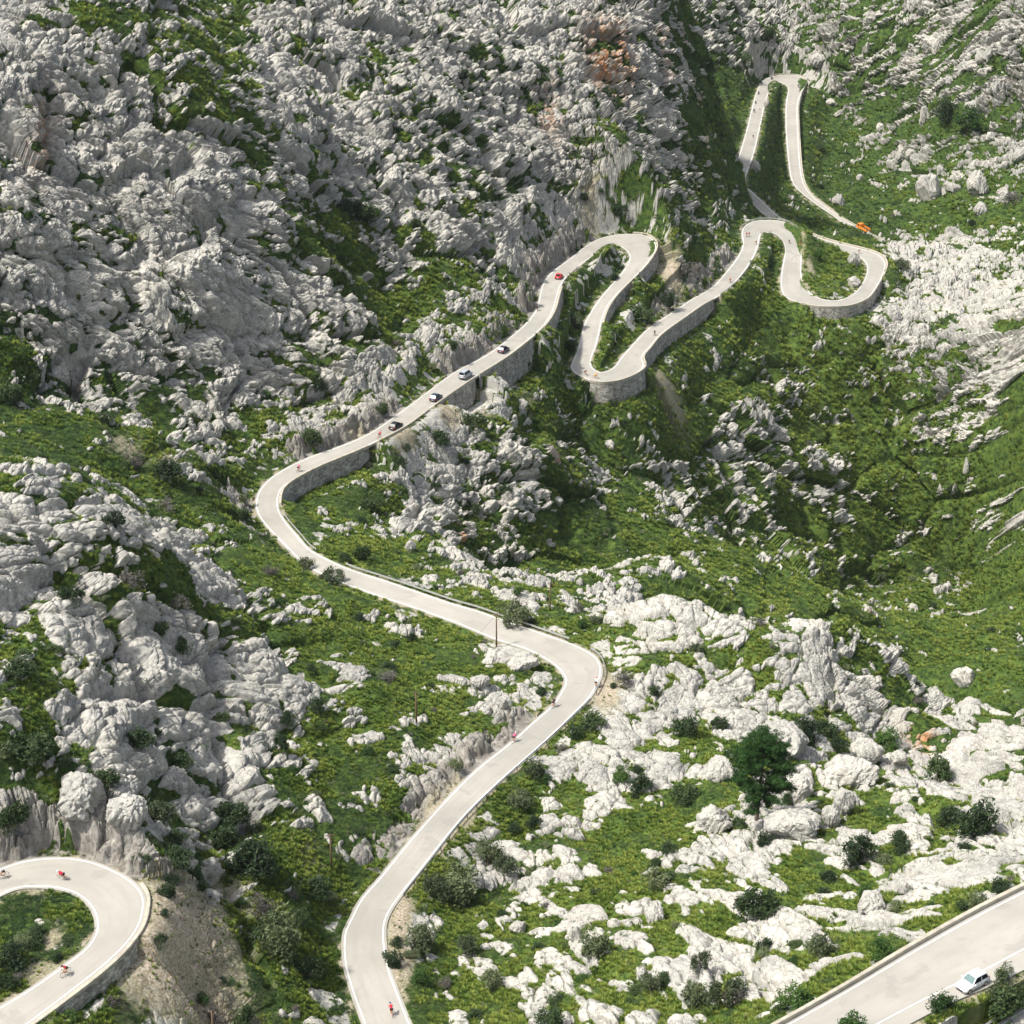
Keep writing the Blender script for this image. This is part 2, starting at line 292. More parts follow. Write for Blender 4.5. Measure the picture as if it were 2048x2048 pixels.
    scree = soilm*.16*(RD[c3]-.5-1.2*np.exp(-(d3/.2)**2))
    det = (big+rz*steep*far+vz*(1-rock)*(1-.7*soilm)+scree)
    # road bench
    x, y = X0, Y0
    e0 = .35+y*.0009
    s = sstep(e0, e0+1.5, E); nat = zb+det*np.maximum(.12, sstep(e0, 7, E))
    Ej = E-e0-.5-1.3*np.clip(fbm(x/3.2, y/3.2, 3, 74)+.25*(RD[c2]-.5), -.6, .8); Sj = S*(.75+.75*perlin(x/7, y/7, 77))
    cutr = (S > .5)*sstep(.1, 1.6, Ej)*sstep(12, 3, E)*(rock*.6+.4)*blocks*.85
    bed = ZR-.16+np.where(S > .5, Sj, S)*np.where(S > .5, .55*sstep(0, .9, Ej)+.45*sstep(.9, 2.6, Ej), sstep(-1.3, -.2, E))+np.where(S < 0, -.35*sstep(-1.4, -.4, E), 0)
    bed = bed+cutr+np.where(S <= .5, .15*sstep(e0, 2.5, E)*fbm(x/1.3, y/1.5, 2, 71), 0)
    t = sstep(e0+.2, np.where(abs(S) > .5, 11, 6.5), E)
    z = bed*(1-t)+nat*t
    inside = E <= e0*.6
    z = np.where(inside & (S >= 0), ZR-.16, z)
    # keep the downhill verge from rising in front of the tarmac
    if not full: return z
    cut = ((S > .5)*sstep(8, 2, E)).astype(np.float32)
    gxx = (bil(BASE, X0+6, Y0)-bil(BASE, X0-6, Y0))/12; gyy = (bil(BASE, X0, Y0+6)-bil(BASE, X0, Y0-6))/12
    g2 = gxx**2+gyy**2; dd = (z-zb)*sstep(3, 14, E); k = np.clip(dd, -6, 6)/(1+g2)
    ground.shift = (-gxx*k, -gyy*k, -k*g2)
    return z, rock*(E > .2), soilm*(E > -.5), T, orng, E, cut, q, slope

def H(x, y): return ground(x, y)
def H1(x, y): return float(ground(np.array([x]), np.array([y]))[0])

# ------------------------------------------------------------------ shader helpers
def new_mat(name):
    m = bpy.data.materials.new(name); m.use_nodes = True
    nt = m.node_tree; b = nt.nodes['Principled BSDF']; b.inputs['Specular IOR Level'].default_value = .3
    return m, nt, b
class NT:
    def __init__(s, nt): s.nt = nt
    def n(s, t, **k):
        o = s.nt.nodes.new(t)
        for a, v in k.items(): setattr(o, a, v)
        return o
    def link(s, a, b): s.nt.links.new(a, b)
    def noise(s, vec, scale, detail=4, rough=.6, dist=0.0):
        o = s.n('ShaderNodeTexNoise'); o.inputs['Scale'].default_value = scale; o.inputs['Detail'].default_value = detail
        o.inputs['Roughness'].default_value = rough; o.inputs['Distortion'].default_value = dist
        if vec is not None: s.link(vec, o.inputs['Vector'])
        return o.outputs['Fac']
    def ramp(s, fac, stops):
        o = s.n('ShaderNodeValToRGB'); e = o.color_ramp.elements
        while len(e) > 1: e.remove(e[-1])
        for i, (p, c) in enumerate(stops):
            q = e[0] if i == 0 else e.new(p)
            q.position = p; q.color = (*c, 1) if len(c) == 3 else c
        s.link(fac, o.inputs[0]); return o.outputs[0]
    def mix(s, f, a, b, mode='MIX'):
        o = s.n('ShaderNodeMix', data_type='RGBA', blend_type=mode)
        for sock, v in ((o.inputs[0], f), (o.inputs[6], a), (o.inputs[7], b)):
            if isinstance(v, (int, float)): sock.default_value = v
            elif isinstance(v, tuple): sock.default_value = (*v, 1)
            else: s.link(v, sock)
        return o.outputs[2]
    def math(s, op, a, b=0.0, c=None):
        o = s.n('ShaderNodeMath', operation=op)
        for i, v in enumerate((a, b, c)):
            if v is None: continue
            if isinstance(v, (int, float)): o.inputs[i].default_value = v
            else: s.link(v, o.inputs[i])
        return o.outputs[0]
    def mapr(s, v, a, b, c=0.0, d=1.0):
        o = s.n('ShaderNodeMapRange'); s.link(v, o.inputs[0])
        for i, q in enumerate((a, b, c, d)): o.inputs[i+1].default_value = q
        return o.outputs[0]
    def vmul(s, v, t):
        o = s.n('ShaderNodeVectorMath', operation='MULTIPLY'); s.link(v, o.inputs[0]); o.inputs[1].default_value = t; return o.outputs[0]
    def bump(s, h, strength, dist, nrm=None):
        o = s.n('ShaderNodeBump'); o.inputs['Strength'].default_value = strength; o.inputs['Distance'].default_value = dist
        s.link(h, o.inputs['Height'])
        if nrm is not None: s.link(nrm, o.inputs['Normal'])
        return o.outputs[0]

def rock_colour(N, P, dark=1.0):
    """pale grey limestone: warm and cool patches, black water streaks and cracks"""
    c1 = N.ramp(N.noise(P, .11, 5, .6), [(.3, (.33*dark, .325*dark, .30*dark)), (.5, (.43*dark, .42*dark, .38*dark)), (.72, (.53*dark, .51*dark, .45*dark))])
    st = N.noise(N.vmul(P, (1.1, 1.1, .16)), 1.0, 4, .65, .4)           # streaks run down the face
    c2 = N.mix(N.mapr(st, .53, .72, 0, .50), c1, (.19, .195, .205))
    fine = N.noise(P, 2.3, 6, .7)
    c3 = N.mix(N.mapr(fine, .54, .68, 0, .45), c2, (.20, .20, .195))
    v = N.n('ShaderNodeTexVoronoi', feature='DISTANCE_TO_EDGE'); v.inputs['Scale'].default_value = .8
    wv = N.n('ShaderNodeVectorMath', operation='ADD'); N.link(P, wv.inputs[0])
    nz = N.n('ShaderNodeTexNoise'); nz.inputs['Scale'].default_value = .6; N.link(P, nz.inputs['Vector'])
    sc = N.n('ShaderNodeVectorMath', operation='SCALE'); N.link(nz.outputs['Color'], sc.inputs[0]); sc.inputs['Scale'].default_value = 1.6
    N.link(sc.outputs[0], wv.inputs[1]); N.link(wv.outputs[0], v.inputs['Vector'])
    crack = N.mapr(v.outputs['Distance'], 0.0, .045, 1, 0)
    crk = N.math('MULTIPLY', crack, N.mapr(N.noise(P, .35, 2), .52, .62))
    c4 = N.mix(N.math('MULTIPLY', crk, .5), c3, (.09, .088, .085))
    lines = None
    for sc_, th, vv in ((.75, .020, (1, 1, .6)), (1.9, .028, (1, .8, 1.3))):
        n1 = N.noise(N.vmul(P, vv), sc_, 3, .55, .6)
        l1 = N.mapr(N.math('ABSOLUTE', N.math('SUBTRACT', n1, .5)), 0, th, 1, 0); l1 = N.math('MULTIPLY', l1, N.mapr(N.noise(P, .5*sc_, 2), .42, .56))
        lines = l1 if lines is None else N.math('MAXIMUM', lines, l1)
    c4 = N.mix(N.math('MULTIPLY', lines, .7), c4, (.07, .068, .062))
    crk = N.math('MAXIMUM', crk, lines)
    return c4, fine, crk, st
# ---- hillside material: rock / scrub / soil by surveyed attribute
mt_hill, nt, bs = new_mat('hillside_material'); N = NT(nt)
geo = N.n('ShaderNodeNewGeometry'); P = geo.outputs['Position']
at = N.n('ShaderNodeAttribute', attribute_name='cover'); sep = N.n('ShaderNodeSeparateColor'); N.link(at.outputs['Color'], sep.inputs[0])
ora = N.n('ShaderNodeAttribute', attribute_name='stain')
rc, fine, crk, strk = rock_colour(N, P)
orn = N.math('MULTIPLY', ora.outputs['Fac'], N.mapr(N.noise(P, .55, 3), .42, .56))
rc = N.mix(orn, rc, (.42, .20, .075))
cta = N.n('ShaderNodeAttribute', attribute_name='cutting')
rc = N.mix(N.math('MULTIPLY', cta.outputs['Fac'], N.mapr(N.noise(P, .5, 4), .35, .6, .35, .9)), rc, (.15, .135, .115))  # fresh brown rock, darkened further: shade of the cut faces put into the colour
veg_n = N.noise(P, .75, 5, .65)
tone = N.math('ADD', N.math('MULTIPLY', sep.outputs[2], .6), N.math('MULTIPLY', N.math('SUBTRACT', veg_n, .5), 1.5))
vc = N.ramp(tone, [(.0, (.016, .034, .012)), (.25, (.038, .070, .016)), (.5, (.080, .125, .023)), (.8, (.15, .185, .034))])
sn = N.noise(P, 3.2, 4, .7)
so = N.ramp(sn, [(.35, (.20, .16, .11)), (.5, (.38, .32, .235)), (.65, (.52, .48, .42))])
col = N.mix(sep.outputs[1], vc, so)
col = N.mix(N.mapr(sep.outputs[0], .35, .6), col, rc)
N.link(col, bs.inputs['Base Color']); bs.inputs['Roughness'].default_value = .92; bs.inputs['Specular IOR Level'].default_value = .15
hgt = N.math('ADD', N.math('MULTIPLY', fine, .5), N.math('ADD', N.math('MULTIPLY', crk, -.5), N.math('MULTIPLY', strk, .45)))
N.link(N.bump(hgt, .6, .22), bs.inputs['Normal'])

# ------------------------------------------------------------------ the hillside sheet: polar grid, finer where the ground faces the lookout
def hill_mesh():
    NC, NR = 1250, 1800
    azm = math.atan(1024/FOC)*1.28
    az = np.linspace(-azm, azm, NC)
    cc = 81; azc = np.linspace(-azm, azm, cc); rs = 150*(1480/150.)**np.linspace(0, 1, 2200)
    CUM = []
    W = []
    for a in azc:
        x = np.sin(a)*rs; y = np.cos(a)*rs; z = bil(BASE, x, y)-CAMZ
        u, v = toPix(x, y, z); dv = np.abs(np.gradient(v)); ds = np.hypot(np.gradient(rs), np.gradient(z))/rs*FOC
        run = np.minimum.accumulate(v+8.0); vis = (v <= run+14)
        w = np.where(vis, dv+.25*ds, .35*dv+.15*ds); w = np.where((v > 2130) | (v < -70), .2*w, w)
        W.append(w+.02*np.gradient(rs)**0)
    W = np.array(W); k = np.exp(-(np.arange(-6, 7)/3.0)**2); k /= k.sum()
    W = np.apply_along_axis(lambda c: np.convolve(np.pad(c, 6, mode='edge'), k, 'valid'), 0, W)
    k2 = np.ones(41)/41
    W = np.apply_along_axis(lambda c: np.convolve(np.pad(c, 20, mode='edge'), k2, 'valid'), 1, W)
    C = np.cumsum(W, 1); C = (C-C[:, :1])/(C[:, -1:]-C[:, :1])
    RR = np.array([np.interp(np.linspace(0, 1, NR), c, rs) for c in C])      # cc x NR
    fi = np.linspace(0, cc-1.001, NC); i0 = fi.astype(int); f = (fi-i0)[:, None]
    RG = RR[i0]*(1-f)+RR[i0+1]*f                                              # NC x NR
    X = (np.sin(az)[:, None]*RG).ravel(); Y = (np.cos(az)[:, None]*RG).ravel()
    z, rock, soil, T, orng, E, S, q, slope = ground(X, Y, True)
    sx, sy, sz = ground.shift; X = X+sx; Y = Y+sy; z = z+sz      # relief stands out along the slope's normal
    me = bpy.data.meshes.new('hillside'); nv = NC*NR
    me.vertices.add(nv); me.vertices.foreach_set('co', np.stack([X, Y, z], -1).astype(np.float32).ravel())
    i, j = np.meshgrid(np.arange(NC-1), np.arange(NR-1), indexing='ij'); b = (i*NR+j).ravel()
    F = np.stack([b, b+NR, b+NR+1, b+1], -1).astype(np.int32)
    nf = len(F); me.loops.add(nf*4); me.loops.foreach_set('vertex_index', F.ravel())
    me.polygons.add(nf); me.polygons.foreach_set('loop_start', np.arange(0, nf*4, 4, dtype=np.int32))
    me.polygons.foreach_set('use_smooth', np.zeros(nf, bool))
    a = me.attributes.new('cover', 'FLOAT_COLOR', 'POINT')
    a.data.foreach_set('color', np.stack([rock, soil, T, np.ones(nv)], -1).astype(np.float32).ravel())
    a = me.attributes.new('stain', 'FLOAT', 'POINT'); a.data.foreach_set('value', orng.astype(np.float32))
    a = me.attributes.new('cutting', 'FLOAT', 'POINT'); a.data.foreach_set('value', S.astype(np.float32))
    me.update(calc_edges=True); me.validate()
    return me, X, Y, z, rock, soil, T, E, q, NC, NR
me, VX, VY, VZ, VR, VS, VT, VE, VQ, NC, NR = hill_mesh()
hill = bpy.data.objects.new('hillside', me); COL.objects.link(hill); me.materials.append(mt_hill); hill['kind'] = 'structure'
FN = VZ.reshape(NC, NR)
HEADM = None

# ------------------------------------------------------------------ mesh helpers
def tag(o, label=None, cat=None, group=None, kind=None):
    if label: o['label'] = label
    if cat: o['category'] = cat
    if group: o['group'] = group
    if kind: o['kind'] = kind
    return o
def mesh_obj(name, verts, faces, m, parent=None, smooth=False):
    me = bpy.data.meshes.new(name); me.from_pydata([tuple(v) for v in verts], [], faces); me.update()
    if smooth: me.polygons.foreach_set('use_smooth', [True]*len(me.polygons))
    o = bpy.data.objects.new(name, me); COL.objects.link(o)
    if m: me.materials.append(m)
    if parent: o.parent = parent
    return o
def bm_obj(name, bm, m, parent=None, smooth=False):
    me = bpy.data.meshes.new(name); bmesh.ops.recalc_face_normals(bm, faces=bm.faces); bm.to_mesh(me); bm.free()
    if smooth: me.polygons.foreach_set('use_smooth', [True]*len(me.polygons))
    o = bpy.data.objects.new(name, me); COL.objects.link(o)
    if m: me.materials.append(m)
    if parent: o.parent = parent
    return o
def simple(name, col, rough=.6, metal=0.0, spec=.4, coat=0.0, var=.12, scale=3.0):
    m, nt, b = new_mat(name); N = NT(nt); g = N.n('ShaderNodeTexCoord')
    f = N.noise(g.outputs['Object'], scale, 4)
    c = N.ramp(f, [(.3, tuple(x*(1-var) for x in col)), (.7, tuple(min(1, x*(1+var)) for x in col))])
    N.link(c, b.inputs['Base Color']); b.inputs['Roughness'].default_value = rough; b.inputs['Metallic'].default_value = metal
    b.inputs['Specular IOR Level'].default_value = spec; b.inputs['Coat Weight'].default_value = coat
    return m
# ------------------------------------------------------------------ road sheets
def road_mat(name, tint):
    m, nt, b = new_mat(name); N = NT(nt); g = N.n('ShaderNodeNewGeometry'); P = g.outputs['Position']
    uv = N.n('ShaderNodeAttribute', attribute_name='lane'); sp = N.n('ShaderNodeSeparateColor'); N.link(uv.outputs['Color'], sp.inputs[0])
    base = N.ramp(N.noise(P, .09, 4, .6), [(.35, tuple(.80*t for t in tint)), (.65, tint)])
    # wheel tracks slightly polished and darker patches of repair
    cx = N.n('ShaderNodeCombineXYZ'); N.link(N.math('MULTIPLY', sp.outputs[0], 7.0), cx.inputs[0]); N.link(N.math('MULTIPLY', sp.outputs[1], 1.0), cx.inputs[1])
    tr = N.noise(cx.outputs[0], 1.6, 4, .6)
    base = N.mix(N.mapr(tr, .48, .68, 0, .35), base, tuple(.72*t for t in tint))
    wv = N.math('ABSOLUTE', N.math('SUBTRACT', N.math('ABSOLUTE', N.math('SUBTRACT', sp.outputs[0], .5)), .22))
    base = N.mix(N.mapr(wv, .0, .09, .16, 0), base, tuple(.62*t for t in tint))
    base = N.mix(N.mapr(N.noise(P, .22, 3, .5, .8), .60, .64, 0, .45), base, tuple(.66*t for t in tint))
    base = N.mix(N.mapr(N.noise(P, 14, 3, .7), .35, .7, 0, .25), base, tuple(.7*t for t in tint))
    N.link(base, b.inputs['Base Color']); b.inputs['Roughness'].default_value = .85
    return m
mt_road = road_mat('road_material', (.39, .375, .335))
mt_line, nt, b = new_mat('road_line_material'); N = NT(nt); g = N.n('ShaderNodeNewGeometry')
N.link(N.ramp(N.noise(g.outputs['Position'], 1.2, 4, .7), [(.35, (.50, .49, .46)), (.5, (.80, .80, .77))]), b.inputs['Base Color']); b.inputs['Roughness'].default_value = .7
def ribbon(name, A, B, f0, f1, dz, m, skirt=0.0, n=8):
    pts = []; W = []; s = 0
    for i in range(len(A)):
        if i: s += float(np.linalg.norm((A[i]+B[i])/2-(A[i-1]+B[i-1])/2))
        row = [f0[i]+(f1[i]-f0[i])*k/(n-1) for k in range(n)]
        for f in row:
            p = A[i]*(1-f)+B[i]*f; pts.append((p[0], p[1], p[2]+dz)); W.append((f, s/6.0))
        if skirt:
            for f in (row[0], row[-1]):
                p = A[i]*(1-f)+B[i]*f; pts.append((p[0], p[1], p[2]+dz-skirt)); W.append((f, s/6.0))
    w = n+(2 if skirt else 0); F = []
    for i in range(len(A)-1):
        a = i*w; b = a+w
        for k in range(n-1): F.append((a+k, a+k+1, b+k+1, b+k))
        if skirt:
            F.append((a, b, b+n, a+n)); F.append((a+n-1, a+n+1, b+n+1, b+n-1))
    o = mesh_obj(name, pts, F, m)
    at = o.data.attributes.new('lane', 'FLOAT_COLOR', 'POINT')
    at.data.foreach_set('color', np.array([(a, b, 0, 1) for a, b in W], np.float32).ravel())
    o['kind'] = 'structure'
    bm = bmesh.new(); bm.from_mesh(o.data); bmesh.ops.recalc_face_normals(bm, faces=bm.faces)
    if sum(f.normal.z for f in bm.faces) < 0: bmesh.ops.reverse_faces(bm, faces=bm.faces)
    bm.to_mesh(o.data); bm.free()
    return o
for k, (A, B) in ROADS.items():
    A2, B2 = A, B; wd = np.hypot(*(A-B)[:, :2].T); e = .25/wd
    ribbon('road', A2, B2, -e, 1+e, 0.0, mt_road, .5)
    lw = np.where(A[:, 1] > 600, .22, .16)/wd; o_ = .12/wd
    ribbon('road_marking', A2, B2, o_, o_+lw, .02, mt_line, 0, 2)
    hi = 1-o_ if k != 'right' else np.full(len(A), .77)
    ribbon('road_marking', A2, B2, hi-lw, hi, .02, mt_line, 0, 2)

# ------------------------------------------------------------------ placing on the ground
def on_ground(us, vs): return march(us, vs, H)
def road_pt(key, t, f=.5):
    A, B = ROADS[key]; i = min(max(t*SUB, 0), len(A)-1.001); k = int(i); a = i-k
    PA = A[k]*(1-a)+A[k+1]*a; PB = B[k]*(1-a)+B[k+1]*a; return PA*(1-f)+PB*f
def road_at(u, v):
    """where a photo pixel meets the tarmac: point, direction of travel away along the road"""
    best = None
    for key, (A, B) in ROADS.items():
        M = .5*(A+B)
        for _ in range(1):
            zs = M[:, 2]-CAMZ; d = ray(u, v); pts = d[None]*(zs/d[2])[:, None]
            dd = np.hypot(pts[:, 0]-M[:, 0], pts[:, 1]-M[:, 1]); i = int(dd.argmin())
            if best is None or dd[i] < best[0]:
                j0, j1 = max(i-2, 0), min(i+2, len(M)-1); t = M[j1]-M[j0]
                best = (dd[i], np.array([pts[i, 0], pts[i, 1], M[i, 2]]), t/np.linalg.norm(t))
    return best[1], best[2]

# ------------------------------------------------------------------ masonry walls, parapets, rails
mt_stone, nt, b = new_mat('masonry_material'); N = NT(nt); g = N.n('ShaderNodeNewGeometry'); P = g.outputs['Position']
v = N.n('ShaderNodeTexVoronoi'); v.inputs['Scale'].default_value = 1.5; N.link(N.vmul(P, (1, 1, 1.6)), v.inputs['Vector'])
ve = N.n('ShaderNodeTexVoronoi', feature='DISTANCE_TO_EDGE'); ve.inputs['Scale'].default_value = 1.5; N.link(N.vmul(P, (1, 1, 1.6)), ve.inputs['Vector'])
bwn = N.n('ShaderNodeRGBToBW'); N.link(v.outputs['Color'], bwn.inputs[0]); VL = bwn.outputs[0]
c = N.mix(.8, N.ramp(N.noise(N.vmul(P, (.6, .6, .35)), .8, 4), [(.35, (.24, .235, .21)), (.65, (.44, .42, .37))]), VL, 'SOFT_LIGHT')
c = N.mix(N.mapr(ve.outputs['Distance'], 0, .05, .7, 0), c, (.10, .095, .085))
N.link(c, b.inputs['Base Color']); b.inputs['Roughness'].default_value = .95
N.link(N.bump(N.mapr(ve.outputs['Distance'], 0, .08), .8, .08), b.inputs['Normal'])
mt_cap = simple('wall_cap_material', (.40, .37, .30), .9, var=.25, scale=1.0)
mt_steel = simple('galvanised_steel', (.48, .49, .49), .45, .6)
mt_post = simple('weathered_post', (.16, .15, .13), .8)
mt_wood = simple('pole_wood', (.13, .085, .055), .9)
mt_wire = simple('wire_black', (.03, .03, .03), .5)
def edge_line(key, t0, t1, side, off, step=1):
    """points along a kerb, pushed `off` metres outwards"""
    A, B = ROADS[key]; out = []
    i0, i1 = int(round(t0*SUB)), min(int(round(t1*SUB)), len(A)-1)
    for i in range(i0, i1+1, step):
        p, q = (A[i], B[i]) if side == 'A' else (B[i], A[i])
        d = (p-q)[:2]; d = d/np.linalg.norm(d); out.append((np.array([p[0]+d[0]*off, p[1]+d[1]*off, p[2]]), d))
    # keep offset curve from folding
    return out
def sweep(name, pts, prof, m, parent=None):
    V = []; F = []; n = len(prof)
    for k, (p, d) in enumerate(pts):
        for (o, z) in (prof(k) if callable(prof) else prof):
            V.append((p[0]+d[0]*o, p[1]+d[1]*o, p[2]+z))
    for k in range(len(pts)-1):
        for i in range(n):
            a = k*n+i; b = k*n+(i+1) % n; F.append((a, b, b+n, a+n))
    F.append(tuple(range(n))); F.append(tuple(range((len(pts)-1)*n+n-1, (len(pts)-1)*n-1, -1)))
    bm = bmesh.new(); vs = [bm.verts.new(v) for v in V]
    for f in F:
        try: bm.faces.new([vs[i] for i in f])
        except ValueError: pass
    return bm_obj(name, bm, m, parent)
def wall(key, t0, t1, side, h, label, top=.45):
    pts = edge_line(key, t0, t1, side, .3); n = len(pts)
    org = pts[n//2][0]; r = bpy.data.objects.new('retaining_wall' if h > .9 else 'parapet_wall', None); COL.objects.link(r)
    r.location = (org[0], org[1], org[2]); tag(r, label, 'wall')
    q = [(p-org, d) for p, d in pts]
    def P1(k):
        t = min(k, n-1-k)/max(n-1, 1); hh = h*min(1, .25+t*5)+1.3
        return [(0, -.2), (.46, -.2), (.46+.13*hh, -hh-.2), (0, -hh-.2)]
    class C:
        pass
    def prof(k): return P1(k)
    V = []
    bm = bmesh.new(); rows = []
    for k, (p, d) in enumerate(q):
        rows.append([bm.verts.new((p[0]+d[0]*o, p[1]+d[1]*o, p[2]+z)) for o, z in P1(k)])
    for a, b in zip(rows[:-1], rows[1:]):
        for i in range(4): bm.faces.new((a[i], a[(i+1) % 4], b[(i+1) % 4], b[i]))
    bm.faces.new(rows[0]); bm.faces.new(rows[-1][::-1])
    bm_obj('wall_face', bm, mt_stone, r)
    sweep('parapet', q, [(0, -.2), (.50, -.2), (.50, top-.04), (.44, top), (.06, top), (0, top-.04)], mt_cap, r)
    return r
WL = [('main',33.3,38.5,'B',3.6,'grey rubble retaining wall under the outside of the far left bend'),
 ('main',41,42.6,'B',5.5,'short stone retaining wall below the road beside the silver van'),
 ('main',42.9,45.2,'B',7,'tall brown stone retaining wall below the uppermost dark car'),
 ('main',46,48.6,'B',3.5,'pale stone retaining wall just below the red car'),
 ('main',54,58.3,'A',4.6,'long grey retaining wall round the outside of the first hairpin'),
 ('main',58.7,61.5,'A',2.8,'grey retaining wall on the lower stretch between the two hairpin legs'),
 ('main',67.0,71.0,'B',5.0,'rounded stone retaining wall holding up the middle hairpin'),
 ('main',71.1,76.5,'B',4.2,'long stone retaining wall under the road climbing right from the middle hairpin'),
 ('main',92.5,97.5,'B',3.2,'stone retaining wall under the wide right hand loop'),
 ('main',115.6,118.6,'A',6.5,'high concrete retaining wall at the farthest hairpin'),
 ('main',119,126.8,'A',.5,'low dark parapet along the road leading to the orange truck'),
 ('main',127,129.8,'A',.5,'low parapet on the road behind the orange truck'),
 ('main',97.8,103.6,'B',.4,'low dark parapet along the far edge of the loop road'),
 ('main',38.8,40.9,'B',1.0,'low stone parapet between the dark cars and the scree'),
 ('left',9,17,'A',1.6,'low kerb wall round the outside of the bottom left bend'),
 ('right',0,5,'A',1.6,'rounded concrete parapet above the bottom right road')]
for w in WL:
    wall(w[0], w[1], w[2], w[3], w[4], w[5], .22 if w[0] == 'left' else .5)
def rail(key, t0, t1, side, label, off=.55, hgt=.72, gap=3.2):
    pts = edge_line(key, t0, t1, side, off); org = pts[len(pts)//2][0]
    r = bpy.data.objects.new('guard_rail', None); COL.objects.link(r); r.location = tuple(org); tag(r, label, 'guard rail')
    q = [(p-org, d) for p, d in pts]
    sweep('rail_beam', q, [(-.04, hgt-.32), (.02, hgt-.26), (-.04, hgt-.16), (.02, hgt-.06), (-.04, hgt), (-.09, hgt), (-.09, hgt-.32)], mt_steel, r)
    s = 0; nxt = .5; bm = bmesh.new(); bmesh.ops.create_cube(bm, size=1, matrix=Matrix.Translation((0, 0, .1)) @ Matrix.Diagonal((.13, .13, 1.2, 1)))
    proto = None
    for k in range(len(q)-1):
        a, b = q[k][0], q[k+1][0]; L = float(np.linalg.norm(b-a))
        while s+L > nxt:
            f = (nxt-s)/L; p = a*(1-f)+b*f
            if proto is None:
                proto = bm_obj('post', bm, mt_post if hgt > .6 else mt_steel, r); o = proto
            else:
                o = proto.copy(); COL.objects.link(o); o.parent = r
            o.location = (p[0]+q[k][1][0]*.03, p[1]+q[k][1][1]*.03, p[2]); nxt += gap
        s += L
    return r
rail('main', 7.6, 14.9, 'B', 'steel guard rail on dark posts along the outside of the lower straight')
rail('main', 15.1, 18.3, 'B', 'steel guard rail round the outside of the sharp right bend')
rail('main', 19.4, 27.2, 'B', 'long pale guard rail along the far side of the middle stretch')
rail('main', 28.6, 32.5, 'B', 'low guard rail inside the far left bend')
rail('main', 81.6, 86.4, 'A', 'steel guard rail round the top of the twin hairpin')
rail('main', 48.9, 50.4, 'B', 'short guard rail behind the red car')
rail('main', 118.8, 122.5, 'A', 'guard rail beside the downhill leg of the farthest hairpin')
rail('main', 76.8, 78.8, 'B', 'pale guard rail beside the legs leading to the twin hairpin')
rail('corner', 0, 3, 'A', 'galvanised guard rail cutting the bottom right corner')

# ------------------------------------------------------------------ poles and wires
pol = [(993,1294,65),(833,1448,64),(663,1734,67),(428,2085,66),(1100,1222,55)]
PP = on_ground([p[0] for p in pol], [p[1] for p in pol]); tops = []
plab = ['weathered wooden utility pole at the edge of the middle stretch of road', 'wooden utility pole on the green slope inside the sharp bend', 'wooden utility pole among rocks left of the lower road',
        'wooden utility pole near the bottom edge on the gravel slope', 'thin wooden utility pole beyond the guard rail beside the rock dome']
for (u, v_, hp), p, lb in zip(pol, PP, plab):
    sl = np.linalg.norm(p-np.array([0, 0, CAMZ])); h = hp*sl/FOC/.86
    r = bpy.data.objects.new('utility_pole', None); COL.objects.link(r); r.location = tuple(p); tag(r, lb, 'utility pole')
    r.rotation_euler = (0, 0, random.uniform(-.4, .4))
    bm = bmesh.new(); bmesh.ops.create_cone(bm, segments=10, radius1=.16, radius2=.10, depth=h+1, cap_ends=True, matrix=Matrix.Translation((0, 0, h/2-.5))); bm_obj('pole_shaft', bm, mt_wood, r, True)
    bm = bmesh.new(); bmesh.ops.create_cube(bm, size=1, matrix=Matrix.Translation((0, .12, h-.35)) @ Matrix.Diagonal((1.1, .09, .09, 1))); bm_obj('crossarm', bm, mt_wood, r)
    for s in (-.42, .42):
        bm = bmesh.new(); bmesh.ops.create_cone(bm, segments=8, radius1=.06, radius2=.03, depth=.16, cap_ends=True, matrix=Matrix.Translation((s, .12, h-.2))); bm_obj('insulator', bm, mt_steel, r)
    tops.append(p+np.array([0, 0, h-.1]))
for a, b, lb in ((0, 1, 'thin black wire between the roadside pole and the pole on the green slope'), (1, 2, 'thin black wire running down from the green slope pole to the pole among the rocks'),
                 (2, 3, 'thin black wire crossing the dark shrubs at lower left'), (4, 0, 'thin black wire crossing above the middle stretch of road')):
    A_, B_ = tops[a], tops[b]; M_ = (A_+B_)/2; bm = bmesh.new(); prev = None
    for i in range(25):
        t = i/24; p = A_*(1-t)+B_*t-M_; p[2] -= 4*t*(1-t)*.018*np.linalg.norm(A_-B_)
        ring = [bm.verts.new((p[0]+.02*math.cos(x), p[1], p[2]+.02*math.sin(x))) for x in (0, 2.1, 4.2)]
        if prev:
            for k in range(3): bm.faces.new((prev[k], prev[(k+1) % 3], ring[(k+1) % 3], ring[k]))
        prev = ring
    o = bm_obj('power_line', bm, mt_wire); o.location = tuple(M_); tag(o, lb, 'wire')

# ------------------------------------------------------------------ vehicles
def loft(bm, secs, cap=True):
    rows = [[bm.verts.new(p) for p in s] for s in secs]; n = len(rows[0])
    for a, b in zip(rows[:-1], rows[1:]):
        for i in range(n): bm.faces.new((a[i], a[(i+1) % n], b[(i+1) % n], b[i]))
    if cap: bm.faces.new(rows[0][::-1]); bm.faces.new(rows[-1])
def box(bm, c, s, rz=0, ry=0):
    M = Matrix.Translation(c) @ Matrix.Rotation(rz, 4, 'Z') @ Matrix.Rotation(ry, 4, 'Y') @ Matrix.Diagonal((*s, 1))
    bmesh.ops.create_cube(bm, size=1, matrix=M)
def cyl(bm, a, b, r0, r1=None, seg=10):
    a = Vector(a); b = Vector(b); d = b-a
    M = Matrix.Translation((a+b)/2) @ d.to_track_quat('Z', 'Y').to_matrix().to_4x4()
    bmesh.ops.create_cone(bm, segments=seg, radius1=r0, radius2=r0 if r1 is None else r1, depth=d.length, cap_ends=True, matrix=M)
